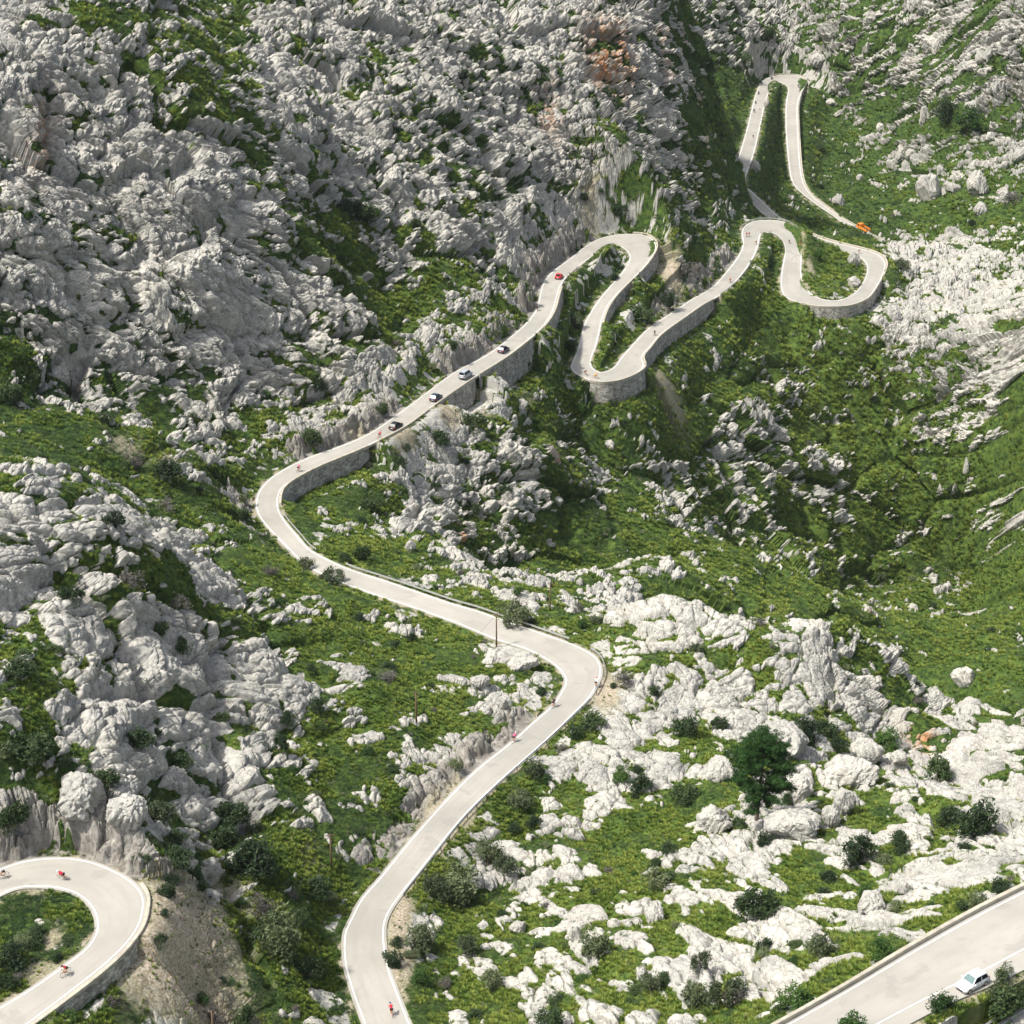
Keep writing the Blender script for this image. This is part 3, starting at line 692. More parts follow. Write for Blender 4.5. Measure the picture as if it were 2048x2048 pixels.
mt_glass = simple('dark_glass', (.015, .018, .02), .12, spec=.35, var=.05); mt_ws = simple('windscreen_glass', (.10, .17, .17), .08, spec=.7, var=.1)
mt_tyre = simple('tyre_rubber', (.02, .02, .02), .85); mt_rim = simple('alloy_rim', (.45, .46, .47), .35, .7)
mt_lamp = simple('lamp_glass', (.7, .7, .68), .15); mt_red = simple('tail_lamp_red', (.45, .02, .02), .25); mt_plate = simple('plate_white', (.75, .75, .72), .5); mt_black = simple('black_plastic', (.025, .025, .027), .6)
def paint(name, col): return simple(name, col, .42, .1, .4, .15, var=.03, scale=.6)
def wheel(parent, x, y, r, w, nm='wheel'):
    s = 1 if y > 0 else -1
    bm = bmesh.new(); cyl(bm, (0, -w/2, 0), (0, w/2, 0), r, seg=20)
    bmesh.ops.bevel(bm, geom=[e for e in bm.edges if abs(e.verts[0].co.y-e.verts[1].co.y) < 1e-4], offset=.03, segments=2, affect='EDGES')
    t = bm_obj(nm, bm, mt_tyre, parent, False); t.location = (x, y, r)
    bm = bmesh.new(); cyl(bm, (0, s*(w/2-.02), 0), (0, s*(w/2+.012), 0), r*.62, seg=16); bm_obj('rim', bm, mt_rim, t)
def car(name, L, W, Hh, col_m, label, cat, kind='hatch', glass=mt_glass):
    r = bpy.data.objects.new(name, None); COL.objects.link(r); tag(r, label, cat)
    h = L/2; w = W/2; belt = .58*Hh+.05; nose = belt-.16
    st = [(-h, .80*w, .34, belt-.10), (-h+.12, .95*w, .26, belt-.02), (-h*.6, w, .22, belt), (0, w, .20, belt-.01), (h*.42, w, .20, belt-.04), (h*.8, .97*w, .22, nose-.02), (h-.10, .88*w, .26, nose-.12), (h, .70*w, .34, nose-.22)]
    if kind == 'van': st[5] = (h*.8, .97*w, .22, nose+.06)
    secs = []
    for x, hw, z0, z1 in st:
        secs.append([(x, y, z) for y, z in ((-hw*.9, z0), (-hw, z0+.12), (-hw*1.0, (z0+z1)/2), (-hw*.97, z1-.12), (-hw*.86, z1), (hw*.86, z1), (hw*.97, z1-.12), (hw, (z0+z1)/2), (hw, z0+.12), (hw*.9, z0))])
    bm = bmesh.new(); loft(bm, secs); bm_obj('body', bm, col_m, r, True)
    f0 = {'hatch': h*.40, 'van': h*.52, 'coupe': h*.36}[kind]; f1 = {'hatch': h*.06, 'van': h*.22, 'coupe': -h*.02}[kind]
    b1 = {'hatch': -h*.72, 'van': -h*.90, 'coupe': -h*.38}[kind]; b0 = {'hatch': -h*.93, 'van': -h*.97, 'coupe': -h*.86}[kind]
    wb, wt = w*.90, w*.70; zt = Hh
    def sec(x, hw, z): return (x, hw, z)
    cab = [(f0, wb, belt-.05), (f1, wt, zt-.02), ((f1+b1)/2, wt*1.02, zt+.02), (b1, wt*.98, zt-.03), (b0, wb*.95, belt-.05)]
    bm = bmesh.new(); T = [(bm.verts.new((x, -y, z)), bm.verts.new((x, y, z))) for x, y, z in cab]
    for a, b in zip(T[:-1], T[1:]): bm.faces.new((a[0], b[0], b[1], a[1]))
    BL = [bm.verts.new((x, s*wb*(1 if i else .95), belt-.06)) for s in (-1, 1) for i, x in ((0, b0), (1, f0))]
    for s in (0, 1): bm.faces.new([t[s] for t in T])
    bm_obj('roof', bm, col_m, r, False)
    def quad(nm, pts, m, inset=.86, push=(0, 0, 0)):
        c = Vector(); [c.__iadd__(Vector(p)) for p in pts]; c /= len(pts); P_ = [c+(Vector(p)-c)*inset+Vector(push) for p in pts]
        n_ = (P_[1]-P_[0]).cross(P_[2]-P_[1]).normalized()
        bm = bmesh.new(); a = [bm.verts.new(p) for p in P_]; b_ = [bm.verts.new(p-n_*.012) for p in P_]; bm.faces.new(a); bm.faces.new(b_[::-1])
        for i in range(len(a)): bm.faces.new((a[i], b_[i], b_[(i+1) % len(a)], a[(i+1) % len(a)]))
        return bm_obj(nm, bm, m, r)
    quad('windscreen', [(f0, -wb, belt-.02), (f0, wb, belt-.02), (f1, wt, zt-.02), (f1, -wt, zt-.02)], glass, .88, (.02, 0, .02))
    quad('rear_window', [(b0, -wb*.95, belt), (b1, -wt, zt-.03), (b1, wt, zt-.03), (b0, wb*.95, belt)], mt_glass, .82, (-.02, 0, .02))
    mid = (f1+b1)/2+.05
    for s in (-1, 1):
        quad('side_window', [(f0-.12, s*wb, belt+.0), (f1-.02, s*wt, zt-.05), (mid+.03, s*wt*1.02, zt-.04), (mid+.03, s*wb, belt+.0)], mt_glass, .90, (0, s*.02, .01))
        quad('side_window', [(mid-.03, s*wb, belt), (mid-.03, s*wt*1.02, zt-.04), (b1, s*wt, zt-.06), (b0+.12, s*wb*.97, belt+.02)], mt_glass, .88, (0, s*.02, .01))
        bm = bmesh.new(); box(bm, (f0-.18, s*(w+.09), belt+.03), (.12, .18, .12)); bmesh.ops.bevel(bm, geom=bm.edges[:], offset=.03, segments=1, affect='EDGES'); bm_obj('wing_mirror', bm, col_m, r)
        bm = bmesh.new(); box(bm, (h-.09, s*w*.66, nose-.22), (.16, .30, .13), rz=-s*.3); bm_obj('headlight', bm, mt_lamp, r)
        bm = bmesh.new(); box(bm, (-h+.05, s*w*.74, belt-.20), (.12, .20, .24)); bm_obj('tail_light', bm, mt_red, r)
        for x in (-h*.62, h*.62): wheel(r, x, s*(w-.09), .31, .2)
    bm = bmesh.new(); box(bm, (-h-.01, 0, .52), (.03, .5, .12)); bm_obj('number_plate', bm, mt_plate, r)
    bm = bmesh.new(); box(bm, (h-.02, 0, .42), (.06, .9, .14)); bm_obj('grille', bm, mt_black, r)
    bm = bmesh.new(); box(bm, (-h+.02, 0, .36), (.08, W*.82, .16)); bm_obj('bumper', bm, mt_black, r)
    return r
def put(o, u, v_, sgn, lift=0, p=None, turn=0):
    q, t = road_at(u, v_); 
    if sgn < 0: t = -t
    o.location = (q[0], q[1], q[2]+lift+.01); o.rotation_euler = (0, -math.asin(t[2]), math.atan2(t[1], t[0])+turn)
    return o
put(car('parked_car', 3.75, 1.66, 1.42, paint('car_white', (.78, .78, .78)), 'white parked hatchback on the gravel shoulder of the bottom right road', 'car', 'hatch', mt_ws), 1943, 1972, -1)
put(car('moving_car', 4.2, 1.8, 1.45, paint('car_black', (.012, .013, .018)), 'black car lowest in the line, just past the cyclist in red', 'car'), 792, 856, 1)
put(car('moving_car', 4.3, 1.8, 1.45, paint('car_navy', (.025, .04, .075)), 'dark blue car between the black car and the silver van', 'car'), 872, 799, 1)
put(car('moving_van', 4.6, 1.85, 1.78, paint('van_silver', (.38, .42, .46)), 'silver people carrier on the straight above the stone wall', 'van', 'van'), 931, 754, 1)
put(car('moving_car', 4.2, 1.8, 1.45, paint('car_plum', (.035, .022, .05)), 'very dark purple car highest of the line, above the silver van', 'car'), 1007, 703, 1)
put(car('moving_car', 3.9, 1.75, 1.35, paint('car_red', (.62, .012, .018)), 'bright red coupe entering the first hairpin beside the rock cut', 'car', 'coupe'), 1118, 556, 1)
mt_or = paint('truck_orange', (.80, .26, .03))
tr = bpy.data.objects.new('dump_truck', None); COL.objects.link(tr); tag(tr, 'orange tipper truck on the road at the upper right', 'truck')
bm = bmesh.new(); loft(bm, [[(x, -1.05, z0), (x, -1.05, z1-.1), (x, -.95, z1), (x, .95, z1), (x, 1.05, z1-.1), (x, 1.05, z0)] for x, z0, z1 in ((1.1, .9, 2.75), (2.6, .9, 2.7), (2.95, .9, 1.9), (3.3, .8, 1.75))]); bm_obj('cab', bm, mt_or, tr)
for s in (-1, 1):
    bm = bmesh.new(); box(bm, (1.95, s*1.055, 2.2), (1.1, .03, .7)); bm_obj('side_window', bm, mt_glass, tr)
    bm = bmesh.new(); box(bm, (3.32, s*.75, 1.2), (.05, .25, .2)); bm_obj('headlight', bm, mt_lamp, tr)
    for x in (-1.9, 2.3): wheel(tr, x, s*.98, .52, .34)
bm = bmesh.new(); box(bm, (2.80, 0, 2.30), (.04, 1.75, .72), ry=R(24)); bm_obj('windscreen', bm, mt_glass, tr)
bm = bmesh.new(); box(bm, (0, 0, .8), (5.9, .9, .35)); bm_obj('chassis', bm, mt_black, tr)
bm = bmesh.new()
for c, s in (((-1.15, -1.08, 1.62), (4.1, .08, 1.0)), ((-1.15, 1.08, 1.62), (4.1, .08, 1.0)), ((.92, 0, 1.75), (.08, 2.08, 1.26)), ((-3.16, 0, 1.62), (.08, 2.08, 1.0)), ((-1.12, 0, 1.16), (4.0, 2.08, .1))): box(bm, c, s)
bm_obj('tipper_bed', bm, mt_or, tr)
bm = bmesh.new(); bmesh.ops.create_grid(bm, x_segments=14, y_segments=8, size=1, matrix=Matrix.Translation((-1.12, 0, 1.5)) @ Matrix.Diagonal((1.96, 1.0, 1, 1)))
for v_ in bm.verts: v_.co.z += .25*float(perlin(np.array([v_.co.x*1.7]), np.array([v_.co.y*1.7]))[0])
bm_obj('load', bm, mt_black, tr)
put(tr, 1726, 463, -1)

# ------------------------------------------------------------------ people, bicycles, motorcycles
mt_skin = simple('skin', (.50, .29, .19), .6); mt_dark = simple('black_cloth', (.015, .016, .02), .8); mt_shoe = simple('shoe_white', (.7, .7, .7), .6)
def skin_mesh(name, chains, m, parent, sub=1):
    me = bpy.data.meshes.new('tmp'); V = []; E_ = []; Rr = []; idx = {}
    for ch in chains:
        prev = None
        for p, r in ch:
            k = tuple(round(c, 4) for c in p)
            if k not in idx: idx[k] = len(V); V.append(p); Rr.append(r)
            if prev is not None and prev != idx[k]: E_.append((prev, idx[k]))
            prev = idx[k]
    me.from_pydata(V, E_, []); o = bpy.data.objects.new('tmp', me); COL.objects.link(o)
    sk = o.modifiers.new('s', 'SKIN'); me.skin_vertices[0].data[0].use_root = True
    for i, r in enumerate(Rr): me.skin_vertices[0].data[i].radius = (r, r)
    sb = o.modifiers.new('b', 'SUBSURF'); sb.levels = sub; sb.render_levels = sub
    dg = bpy.context.evaluated_depsgraph_get(); me2 = bpy.data.meshes.new_from_object(o.evaluated_get(dg))
    bpy.data.objects.remove(o); bpy.data.meshes.remove(me)
    me2.name = name; me2.materials.clear(); me2.materials.append(m); me2.polygons.foreach_set('use_smooth', [True]*len(me2.polygons))
    q = bpy.data.objects.new(name, me2); COL.objects.link(q); q.parent = parent; return q
def rider(kind='road'):
    r = bpy.data.objects.new('person', None); COL.objects.link(r)
    if kind == 'road': hip, ch, nk, hd, hand, kz = (-.20, 0, .98), (.16, 0, 1.22), (.30, 0, 1.33), (.44, 0, 1.42), (.47, .21, 1.0), 0
    else: hip, ch, nk, hd, hand, kz = (-.18, 0, .88), (.0, 0, 1.22), (.05, 0, 1.42), (.10, 0, 1.58), (.42, .30, 1.08), 0
    C_ = [[(hip, .13), ((hip[0]*.5+ch[0]*.5, 0, (hip[2]+ch[2])/2), .13), (ch, .15), (nk, .065), (hd, .085), ((hd[0]+.03, 0, hd[2]+.08), .085)]]
    legs = []; arms = []
    for s in (-1, 1):
        el = (.5*ch[0]+.5*hand[0]-.03, s*.27, .5*ch[2]+.5*hand[2]-.06)
        a = [(ch, .15), ((ch[0]+.03, s*.17, ch[2]+.06), .055), (el, .042), ((hand[0], s*hand[1], hand[2]), .03), ((hand[0]+.07, s*hand[1], hand[2]-.02), .032)]
        arms.append(a); C_.append(a)
        if kind == 'road':
            kn = (.20, s*.13, .82 if s > 0 else .66); an = (.02 if s > 0 else -.03, s*.11, .42 if s > 0 else .24)
        else: kn = (.24, s*.24, .72); an = (-.05, s*.24, .36)
        l = [(hip, .13), ((hip[0]+.04, s*.1, hip[2]-.04), .085), (kn, .058), (an, .038), ((an[0]+.14, an[1], an[2]-.05), .035)]
        legs.append(l); C_.append(l)
    body = skin_mesh('body', C_, mt_skin if kind == 'road' else mt_dark, r)
    bm = bmesh.new()
    for s in (-1, 1):                        # curled fingers and thumb round the grips
        for k in range(4): cyl(bm, (hand[0]+.06, s*hand[1]+(k-1.5)*.022, hand[2]), (hand[0]+.10-.006*abs(k-1.5), s*hand[1]+(k-1.5)*.022, hand[2]-.05), .010, .007, 5)
        cyl(bm, (hand[0]+.02, s*(hand[1]-.03), hand[2]), (hand[0]+.06, s*(hand[1]-.055), hand[2]-.03), .011, .008, 5)
    bm2 = bmesh.new(); bm2.from_mesh(body.data); tmp = bpy.data.meshes.new('t'); bm.to_mesh(tmp); bm2.from_mesh(tmp)
    bmesh.ops.create_uvsphere(bm2, u_segments=6, v_segments=4, radius=.02, matrix=Matrix.Translation((hd[0]+.115, 0, hd[2]+.03)))
    bm2.to_mesh(body.data); bm2.free(); bm.free(); bpy.data.meshes.remove(tmp)
    j = lambda p, a: (p, a)
    tor = [(hip[0]+.02, 0, hip[2]+.04), ((hip[0]+ch[0])/2, 0, (hip[2]+ch[2])/2), ch, (nk[0]-.02, 0, nk[2]-.02)]
    J = [[(tor[0], .145), (tor[1], .15), (ch, .17), (tor[3], .09)]]
    for a in arms: J.append([(ch, .17), (a[1][0], .075), (tuple(.45*a[1][0][i]+.55*a[2][0][i] for i in range(3)), .058)])
    skin_mesh('jersey', J, mt_dark, r)
    S_ = []
    for l in legs: S_.append([(hip, .15), (l[1][0], .10), (tuple(.35*l[1][0][i]+.65*l[2][0][i] for i in range(3)), .078)])
    skin_mesh('shorts', S_, mt_dark, r)
    bm = bmesh.new(); bmesh.ops.create_uvsphere(bm, u_segments=14, v_segments=8, radius=1, matrix=Matrix.Translation((hd[0]-.005, 0, hd[2]+.075)) @ Matrix.Diagonal((.155, .115, .115 if kind == 'road' else .15, 1)))
    if kind == 'road': bmesh.ops.delete(bm, geom=[v for v in bm.verts if v.co.z < hd[2]+.04], context='VERTS'); bmesh.ops.holes_fill(bm, edges=bm.edges[:])
    bm_obj('helmet', bm, mt_shoe, r, True)
    for l in legs:
        p = l[4][0]; bm = bmesh.new(); box(bm, (p[0]-.03, p[1], p[2]-.02), (.26, .095, .08)); bmesh.ops.bevel(bm, geom=bm.edges[:], offset=.025, segments=1, affect='EDGES'); bm_obj('shoe', bm, mt_shoe if kind == 'road' else mt_black, r)
    return r
def ringw(bm, cx, cz, r, t, seg=28, y=0):
    rows = []
    for i in range(seg):
        a = 2*math.pi*i/seg; rows.append([bm.verts.new((cx+(r+t*math.cos(b))*math.cos(a), y+t*math.sin(b), cz+(r+t*math.cos(b))*math.sin(a))) for b in (0, 1.57, 3.14, 4.71)])
    for i in range(seg):
        a, b = rows[i], rows[(i+1) % seg]
        for k in range(4): bm.faces.new((a[k], a[(k+1) % 4], b[(k+1) % 4], b[k]))
def bicycle():
    r = bpy.data.objects.new('road_bicycle', None); COL.objects.link(r)
    bm = bmesh.new(); bb = (-.08, 0, .28); se = (-.22, 0, .80); hd_ = (.36, 0, .82); ra = (-.50, 0, .34); fa = (.52, 0, .34); hb = (.40, 0, .64)
    for a, b in ((bb, se), (se, hd_), (bb, hb), (hd_, hb), (hb, fa), (bb, ra), (se, ra), (se, (-.245, 0, .93)), (hd_, (.40, 0, .94))): cyl(bm, a, b, .022, seg=6)
    bm_obj('frame', bm, mt_black, r)
    for x in (-.50, .52):
        bm = bmesh.new(); ringw(bm, x, .34, .325, .018); w = bm_obj('wheel', bm, mt_tyre, r)
        bm = bmesh.new(); ringw(bm, x, .34, .295, .014)
        for k in range(8): a = k*math.pi/4; cyl(bm, (x, 0, .34), (x+.29*math.cos(a), 0, .34+.29*math.sin(a)), .004, seg=3)
        bm_obj('rim', bm, mt_rim, w)
    bm = bmesh.new(); cyl(bm, (.40, -.21, .95), (.40, .21, .95), .016, seg=6)
    for s in (-1, 1): cyl(bm, (.40, s*.21, .95), (.50, s*.21, .94), .018, seg=6); cyl(bm, (.50, s*.21, .94), (.44, s*.21, .80), .014, seg=6)
    bm_obj('handlebar', bm, mt_black, r)
    bm = bmesh.new(); loft(bm, [[(-.36, -.07, .94), (-.36, .07, .94), (-.36, .07, .97), (-.36, -.07, .97)], [(-.10, -.02, .94), (-.10, .02, .94), (-.10, .02, .96), (-.10, -.02, .96)]]); bm_obj('saddle', bm, mt_black, r)
    bm = bmesh.new(); cyl(bm, (-.08, -.03, .28), (-.08, -.045, .28), .10, seg=16); cyl(bm, (-.08, .1, .28), (.02, .11, .40), .012, seg=5); cyl(bm, (-.08, -.1, .28), (-.18, -.11, .18), .012, seg=5); bm_obj('crankset', bm, mt_rim, r)
    return r
def motorbike():
    r = bpy.data.objects.new('motorcycle', None); COL.objects.link(r)
    for x in (-.72, .74):
        bm = bmesh.new(); ringw(bm, x, .32, .26, .06); w = bm_obj('wheel', bm, mt_tyre, r)
        bm = bmesh.new(); cyl(bm, (x, -.03, .32), (x, .03, .32), .2, seg=14); bm_obj('rim', bm, mt_rim, w)
    bm = bmesh.new(); loft(bm, [[(x, -w_, z0), (x, -w_, z1-.05), (x, 0, z1), (x, w_, z1-.05), (x, w_, z0)] for x, w_, z0, z1 in ((-.2, .12, .62, .84), (.1, .17, .55, .98), (.4, .15, .60, .98), (.58, .08, .70, .90))]); bm_obj('fuel_tank', bm, mt_black, r, True)
    bm = bmesh.new(); loft(bm, [[(x, -.14, z), (x, .14, z), (x, .12, z+.09), (x, -.12, z+.09)] for x, z in ((-.78, .80), (-.4, .72), (-.12, .72))]); bm_obj('seat', bm, mt_tyre, r)
    bm = bmesh.new(); box(bm, (.05, 0, .42), (.5, .36, .34)); bmesh.ops.bevel(bm, geom=bm.edges[:], offset=.06, segments=2, affect='EDGES'); bm_obj('engine', bm, mt_steel, r)
    bm = bmesh.new(); [cyl(bm, (.45, s*.09, 1.0), (.74, s*.09, .34), .03, seg=8) for s in (-1, 1)]; cyl(bm, (.42, -.34, 1.04), (.42, .34, 1.04), .02, seg=8); bm_obj('fork', bm, mt_rim, r)
    bm = bmesh.new(); loft(bm, [[(.50, -.16, .92), (.50, .16, .92), (.42, .12, 1.30), (.42, -.12, 1.30)], [(.53, -.16, .92), (.53, .16, .92), (.45, .12, 1.30), (.45, -.12, 1.30)]]); bm_obj('windscreen', bm, mt_glass, r)
    bm = bmesh.new(); bmesh.ops.create_uvsphere(bm, u_segments=12, v_segments=8, radius=.1, matrix=Matrix.Translation((.58, 0, .86))); bm_obj('headlight', bm, mt_lamp, r, True)
    for s in (-1, 1):
        bm = bmesh.new(); box(bm, (-.62, s*.32, .66), (.46, .2, .34)); bmesh.ops.bevel(bm, geom=bm.edges[:], offset=.04, segments=1, affect='EDGES'); bm_obj('pannier', bm, mt_black, r)
    bm = bmesh.new(); cyl(bm, (-.1, -.2, .3), (-.8, -.22, .36), .05, seg=8); bm_obj('exhaust', bm, mt_steel, r)
    return r
def dup(root):
    r = root.copy(); COL.objects.link(r)
    for ch in list(root.children):
        c = ch.copy(); COL.objects.link(c); c.parent = r
        for g_ in ch.children:
            d = g_.copy(); COL.objects.link(d); d.parent = c
    return r
CLOTH = {}
def cloth(col):
    if col not in CLOTH: CLOTH[col] = simple('cloth_'+str(len(CLOTH)), col, .8, var=.08)
    return CLOTH[col]
def recolour(root, nm, col):
    for ch in root.children:
        if ch.name.split('.')[0] == nm:
            ch.data = ch.data.copy(); ch.data.materials[0] = cloth(col)
RED = (.62, .02, .05); WHT = (.75, .75, .75); BLK = (.015, .016, .02); PNK = (.70, .08, .22); YEL = (.85, .45, .02); GRY = (.18, .20, .20); BLU = (.05, .09, .25); ORG = (.65, .20, .03)
CY = [(6,1756,-1,WHT,WHT,'cyclist in white at the far left on the bottom left bend'),
 (128,1757,-1,RED,WHT,'cyclist in red and white leaning low into the bottom left bend'),
 (132,1950,1,RED,BLK,'cyclist in red with dark arms leaving the bottom left bend'),
 (783,2030,1,RED,BLU,'cyclist in red with blue helmet at the bottom of the main road'),
 (1028,1484,1,PNK,WHT,'cyclist in dark pink hugging the rock edge of the lower straight'),
 (1107,1414,1,BLK,BLK,'cyclist in black at the inner edge where the lower straight meets the bend'),
 (1192,1374,1,WHT,RED,'cyclist in white and red at the outer edge of the sharp right bend'),
 (759,876,1,RED,BLU,'cyclist in red just behind the black car'),
 (597,943,1,PNK,WHT,'cyclist in pink entering the far left bend'),
 (1074,622,1,BLK,BLK,'cyclist in black at the rock side below the red car'),
 (1170,750,1,BLK,BLK,'cyclist in black leading through the middle hairpin'),
 (1190,757,1,YEL,YEL,'cyclist in yellow following through the middle hairpin'),
 (1309,671,1,BLK,WHT,'cyclist in black and white climbing right above the grey wall'),
 (1460,565,1,ORG,BLK,'cyclist in dull orange on the leg below the twin hairpin'),
 (1493,474,-1,RED,RED,'left one of two cyclists in red side by side'),
 (1498,473,-1,PNK,PNK,'right one of two cyclists in red side by side'),
 (1512,489,-1,WHT,WHT,'cyclist in white on the inner side of the twin hairpin'),
 (1578,487,1,GRY,GRY,'cyclist in grey in mid road after the twin hairpin'),
 (1600,481,1,BLK,BLK,'cyclist in black at the outer edge after the twin hairpin'),
 (1600,492,1,RED,RED,'cyclist in red just below the one in black on the second leg'),
 (1718,507,-1,BLK,BLK,'cyclist in black on the far side of the right hand loop'),
 (1519,221,1,WHT,BLK,'cyclist in white beside the rear motorcycle on the far straight'),
 (1506,277,1,BLK,BLK,'lone cyclist in black halfway down the far straight'),
 (1550,153,1,GRY,BLK,'cyclist in grey at the top of the farthest hairpin')]
rp = rider('road'); bp = bicycle(); first = True
for u, v_, sg, jc, hc, lb in CY:
    a, b = (rp, bp) if first else (dup(rp), dup(bp)); first = False
    put(a, u, v_, sg); put(b, u, v_, sg)
    if (u, v_) == (128, 1757):
        a.rotation_euler.x = b.rotation_euler.x = R(-22)
    tag(a, lb, 'person', 'cyclists riding the mountain road'); tag(b, 'bike of '+lb.replace('cyclist in ','rider in ').replace(' one of two cyclists',' of two riders'), 'bicycle', 'bicycles on the mountain road')
    recolour(a, 'jersey', jc); recolour(a, 'helmet', hc)
    if jc == YEL: recolour(a, 'shorts', YEL)
    if v_ == 1756: recolour(b, 'frame', ORG)
mrp = rider('moto'); mbp = motorbike(); first = True
for u, v_, sg, lb in [(1543,159,-1,'large black motorcycle crossing the top of the farthest hairpin'),(1523,169,-1,'black motorcycle entering the far straight just below the hairpin top'),(1517,189,-1,'second black motorcycle down the far straight'),
                      (1511,208,-1,'third black motorcycle down the far straight'),(1508,224,-1,'lowest black motorcycle in the line on the far straight'),(1597,174,1,'black motorcycle alone on the right side of the farthest hairpin')]:
    a, b = (mrp, mbp) if first else (dup(mrp), dup(mbp)); first = False
    put(a, u, v_, sg); put(b, u, v_, sg)
    tag(b, lb, 'motorcycle', 'motorcycles at the farthest hairpin'); tag(a, 'rider on the '+lb, 'person', 'motorcyclists at the farthest hairpin')

# ------------------------------------------------------------------ foliage
def leaf_mat(name, stops, inst=False, trans=.25):
    m, nt, b = new_mat(name); N = NT(nt)
    g = N.n('ShaderNodeNewGeometry'); oi = N.n('ShaderNodeObjectInfo')
    if inst:
        a = N.n('ShaderNodeAttribute', attribute_name='tone', attribute_type='INSTANCER'); f = a.outputs['Fac']
    else: f = N.math('MULTIPLY', oi.outputs['Random'], .6)
    f = N.math('ADD', f, N.math('MULTIPLY', N.math('SUBTRACT', g.outputs['Random Per Island'], .4), .45))
    c = N.ramp(f, stops); N.link(c, b.inputs['Base Color']); b.inputs['Roughness'].default_value = .65
    tr = N.n('ShaderNodeBsdfTranslucent'); N.link(c, tr.inputs['Color']); mx = N.n('ShaderNodeMixShader'); mx.inputs[0].default_value = trans
    out = nt.nodes['Material Output']; N.link(b.outputs[0], mx.inputs[1]); N.link(tr.outputs[0], mx.inputs[2]); N.link(mx.outputs[0], out.inputs['Surface'])
    return m
mt_tuft = leaf_mat('tussock_leaf', [(.0, (.026, .062, .014)), (.3, (.080, .148, .024)), (.6, (.170, .240, .036)), (.95, (.30, .35, .075))], True)
mt_shrub = leaf_mat('shrublet_leaf', [(.0, (.016, .040, .018)), (.35, (.036, .078, .022)), (.65, (.070, .125, .030)), (1.0, (.13, .19, .05))], True)
mt_dry = leaf_mat('dry_twig', [(.0, (.12, .10, .08)), (.6, (.22, .19, .15)), (1.0, (.34, .30, .24))], True)
mt_crown_dark = leaf_mat('mastic_leaf', [(.0, (.018, .036, .016)), (.5, (.045, .080, .026)), (1.0, (.11, .15, .05))])
mt_crown_olive = leaf_mat('olive_leaf', [(.0, (.055, .078, .040)), (.5, (.13, .165, .075)), (1.0, (.24, .28, .14))])
mt_crown_grey = leaf_mat('grey_twig', [(.0, (.07, .065, .06)), (.5, (.14, .13, .12)), (1.0, (.24, .23, .21))])
mt_crown_green = leaf_mat('bright_leaf', [(.0, (.02, .05, .012)), (.5, (.05, .11, .02)), (1.0, (.11, .19, .04))])
mt_pine = leaf_mat('pine_needle', [(.0, (.016, .050, .012)), (.5, (.05, .125, .020)), (1.0, (.12, .22, .035))])
mt_bark = simple('bark', (.12, .095, .075), .9, var=.3)
def rnd_quad(V, F, c, s, rs, up=.3, long=1.0):
    n = rs.normal(size=3); n[2] = abs(n[2])+up; n /= np.linalg.norm(n)
    t = np.cross(n, rs.normal(size=3)); t /= np.linalg.norm(t); b = np.cross(n, t); i = len(V)
    V += [c-t*s*long, c-b*s*.5, c+t*s*long, c+b*s*.5]; F.append((i, i+1, i+2, i+3))
def np_mesh(name, V, F, m):
    me = bpy.data.meshes.new(name); me.from_pydata([tuple(map(float, v)) for v in V], [], F); me.materials.append(m); me.update(); return me
# small cover plants, ~1 m across, in a collection used only as instance source
src = bpy.data.collections.new('cover_sources')
def src_obj(name, me):
    o = bpy.data.objects.new(name, me); src.objects.link(o); return o
def tussock(seed):
    rs = np.random.default_rng(seed); V = []; F = []
    for k in range(46):
        a = rs.random()*6.28; r0 = rs.random()*.22; l = .45+.35*rs.random(); lean = .15+.75*rs.random(); b = np.array([math.cos(a)*r0, math.sin(a)*r0, -.1])
        d = np.array([math.cos(a)*lean, math.sin(a)*lean, 1.0]); d /= np.linalg.norm(d); t = np.array([-math.sin(a), math.cos(a), 0])*.045; e = b+d*l; e2 = e+d*l*.35+np.array([0, 0, -.22*l*lean]); i = len(V)
        V += [b-t, b+t, e+t*.8, e-t*.8, e2]; F += [(i, i+1, i+2, i+3), (i+3, i+2, i+4)]
    return np_mesh('tussock', V, F, mt_tuft)
def shrublet(seed, m, n=85, flat=.62, ls=.085):
    rs = np.random.default_rng(seed); V = []; F = []
    lobes = [(np.array([rs.normal()*.2, rs.normal()*.2, .05+.2*rs.random()]), .26+.18*rs.random()) for _ in range(4)]
    for k in range(n):
        c, r = lobes[rs.integers(4)]; d = rs.normal(size=3); d /= np.linalg.norm(d); d[2] = abs(d[2])*1.0-.15
        rnd_quad(V, F, c+d*r*(.75+.3*rs.random())*np.array([1, 1, flat*1.25]), ls*(.7+.6*rs.random()), rs)
    return np_mesh('shrublet', V, F, m)
for i in range(3): src_obj('a_tussock', tussock(10+i))
for i in range(3): src_obj('b_shrublet', shrublet(20+i, mt_shrub))
src_obj('c_dry_shrublet', shrublet(30, mt_dry, 60, .6, .06))
rg = np.random.default_rng(99)
U_, V_ = toPix(VX, VY, VZ-CAMZ)
rkc = (VR >= .42) & (VQ < .30)
cand = ((VR < .42) | rkc) & (VE > .45) & (U_ > -120) & (U_ < 2170) & (V_ > -90) & (V_ < 2170)
fr = np.where(rkc, .13, 1.0)*np.where(VS > .45, .10, 1.0)*np.where(VR > .25, .8, 1)
dens = .13
pick = np.nonzero(cand & (rg.random(len(VX)) < dens*fr))[0]
px, py, pz = VX[pick]+rg.normal(size=len(pick))*.15, VY[pick]+rg.normal(size=len(pick))*.15, VZ[pick]
bushy = fbm(px/9, py/12, 3, 81)+.45*perlin(px/2.2, py/2.6, 84)+(.50-VT[pick])*1.5
isb = bushy > .02+.12*rg.normal(size=len(pick))
isb = isb | rkc[pick]
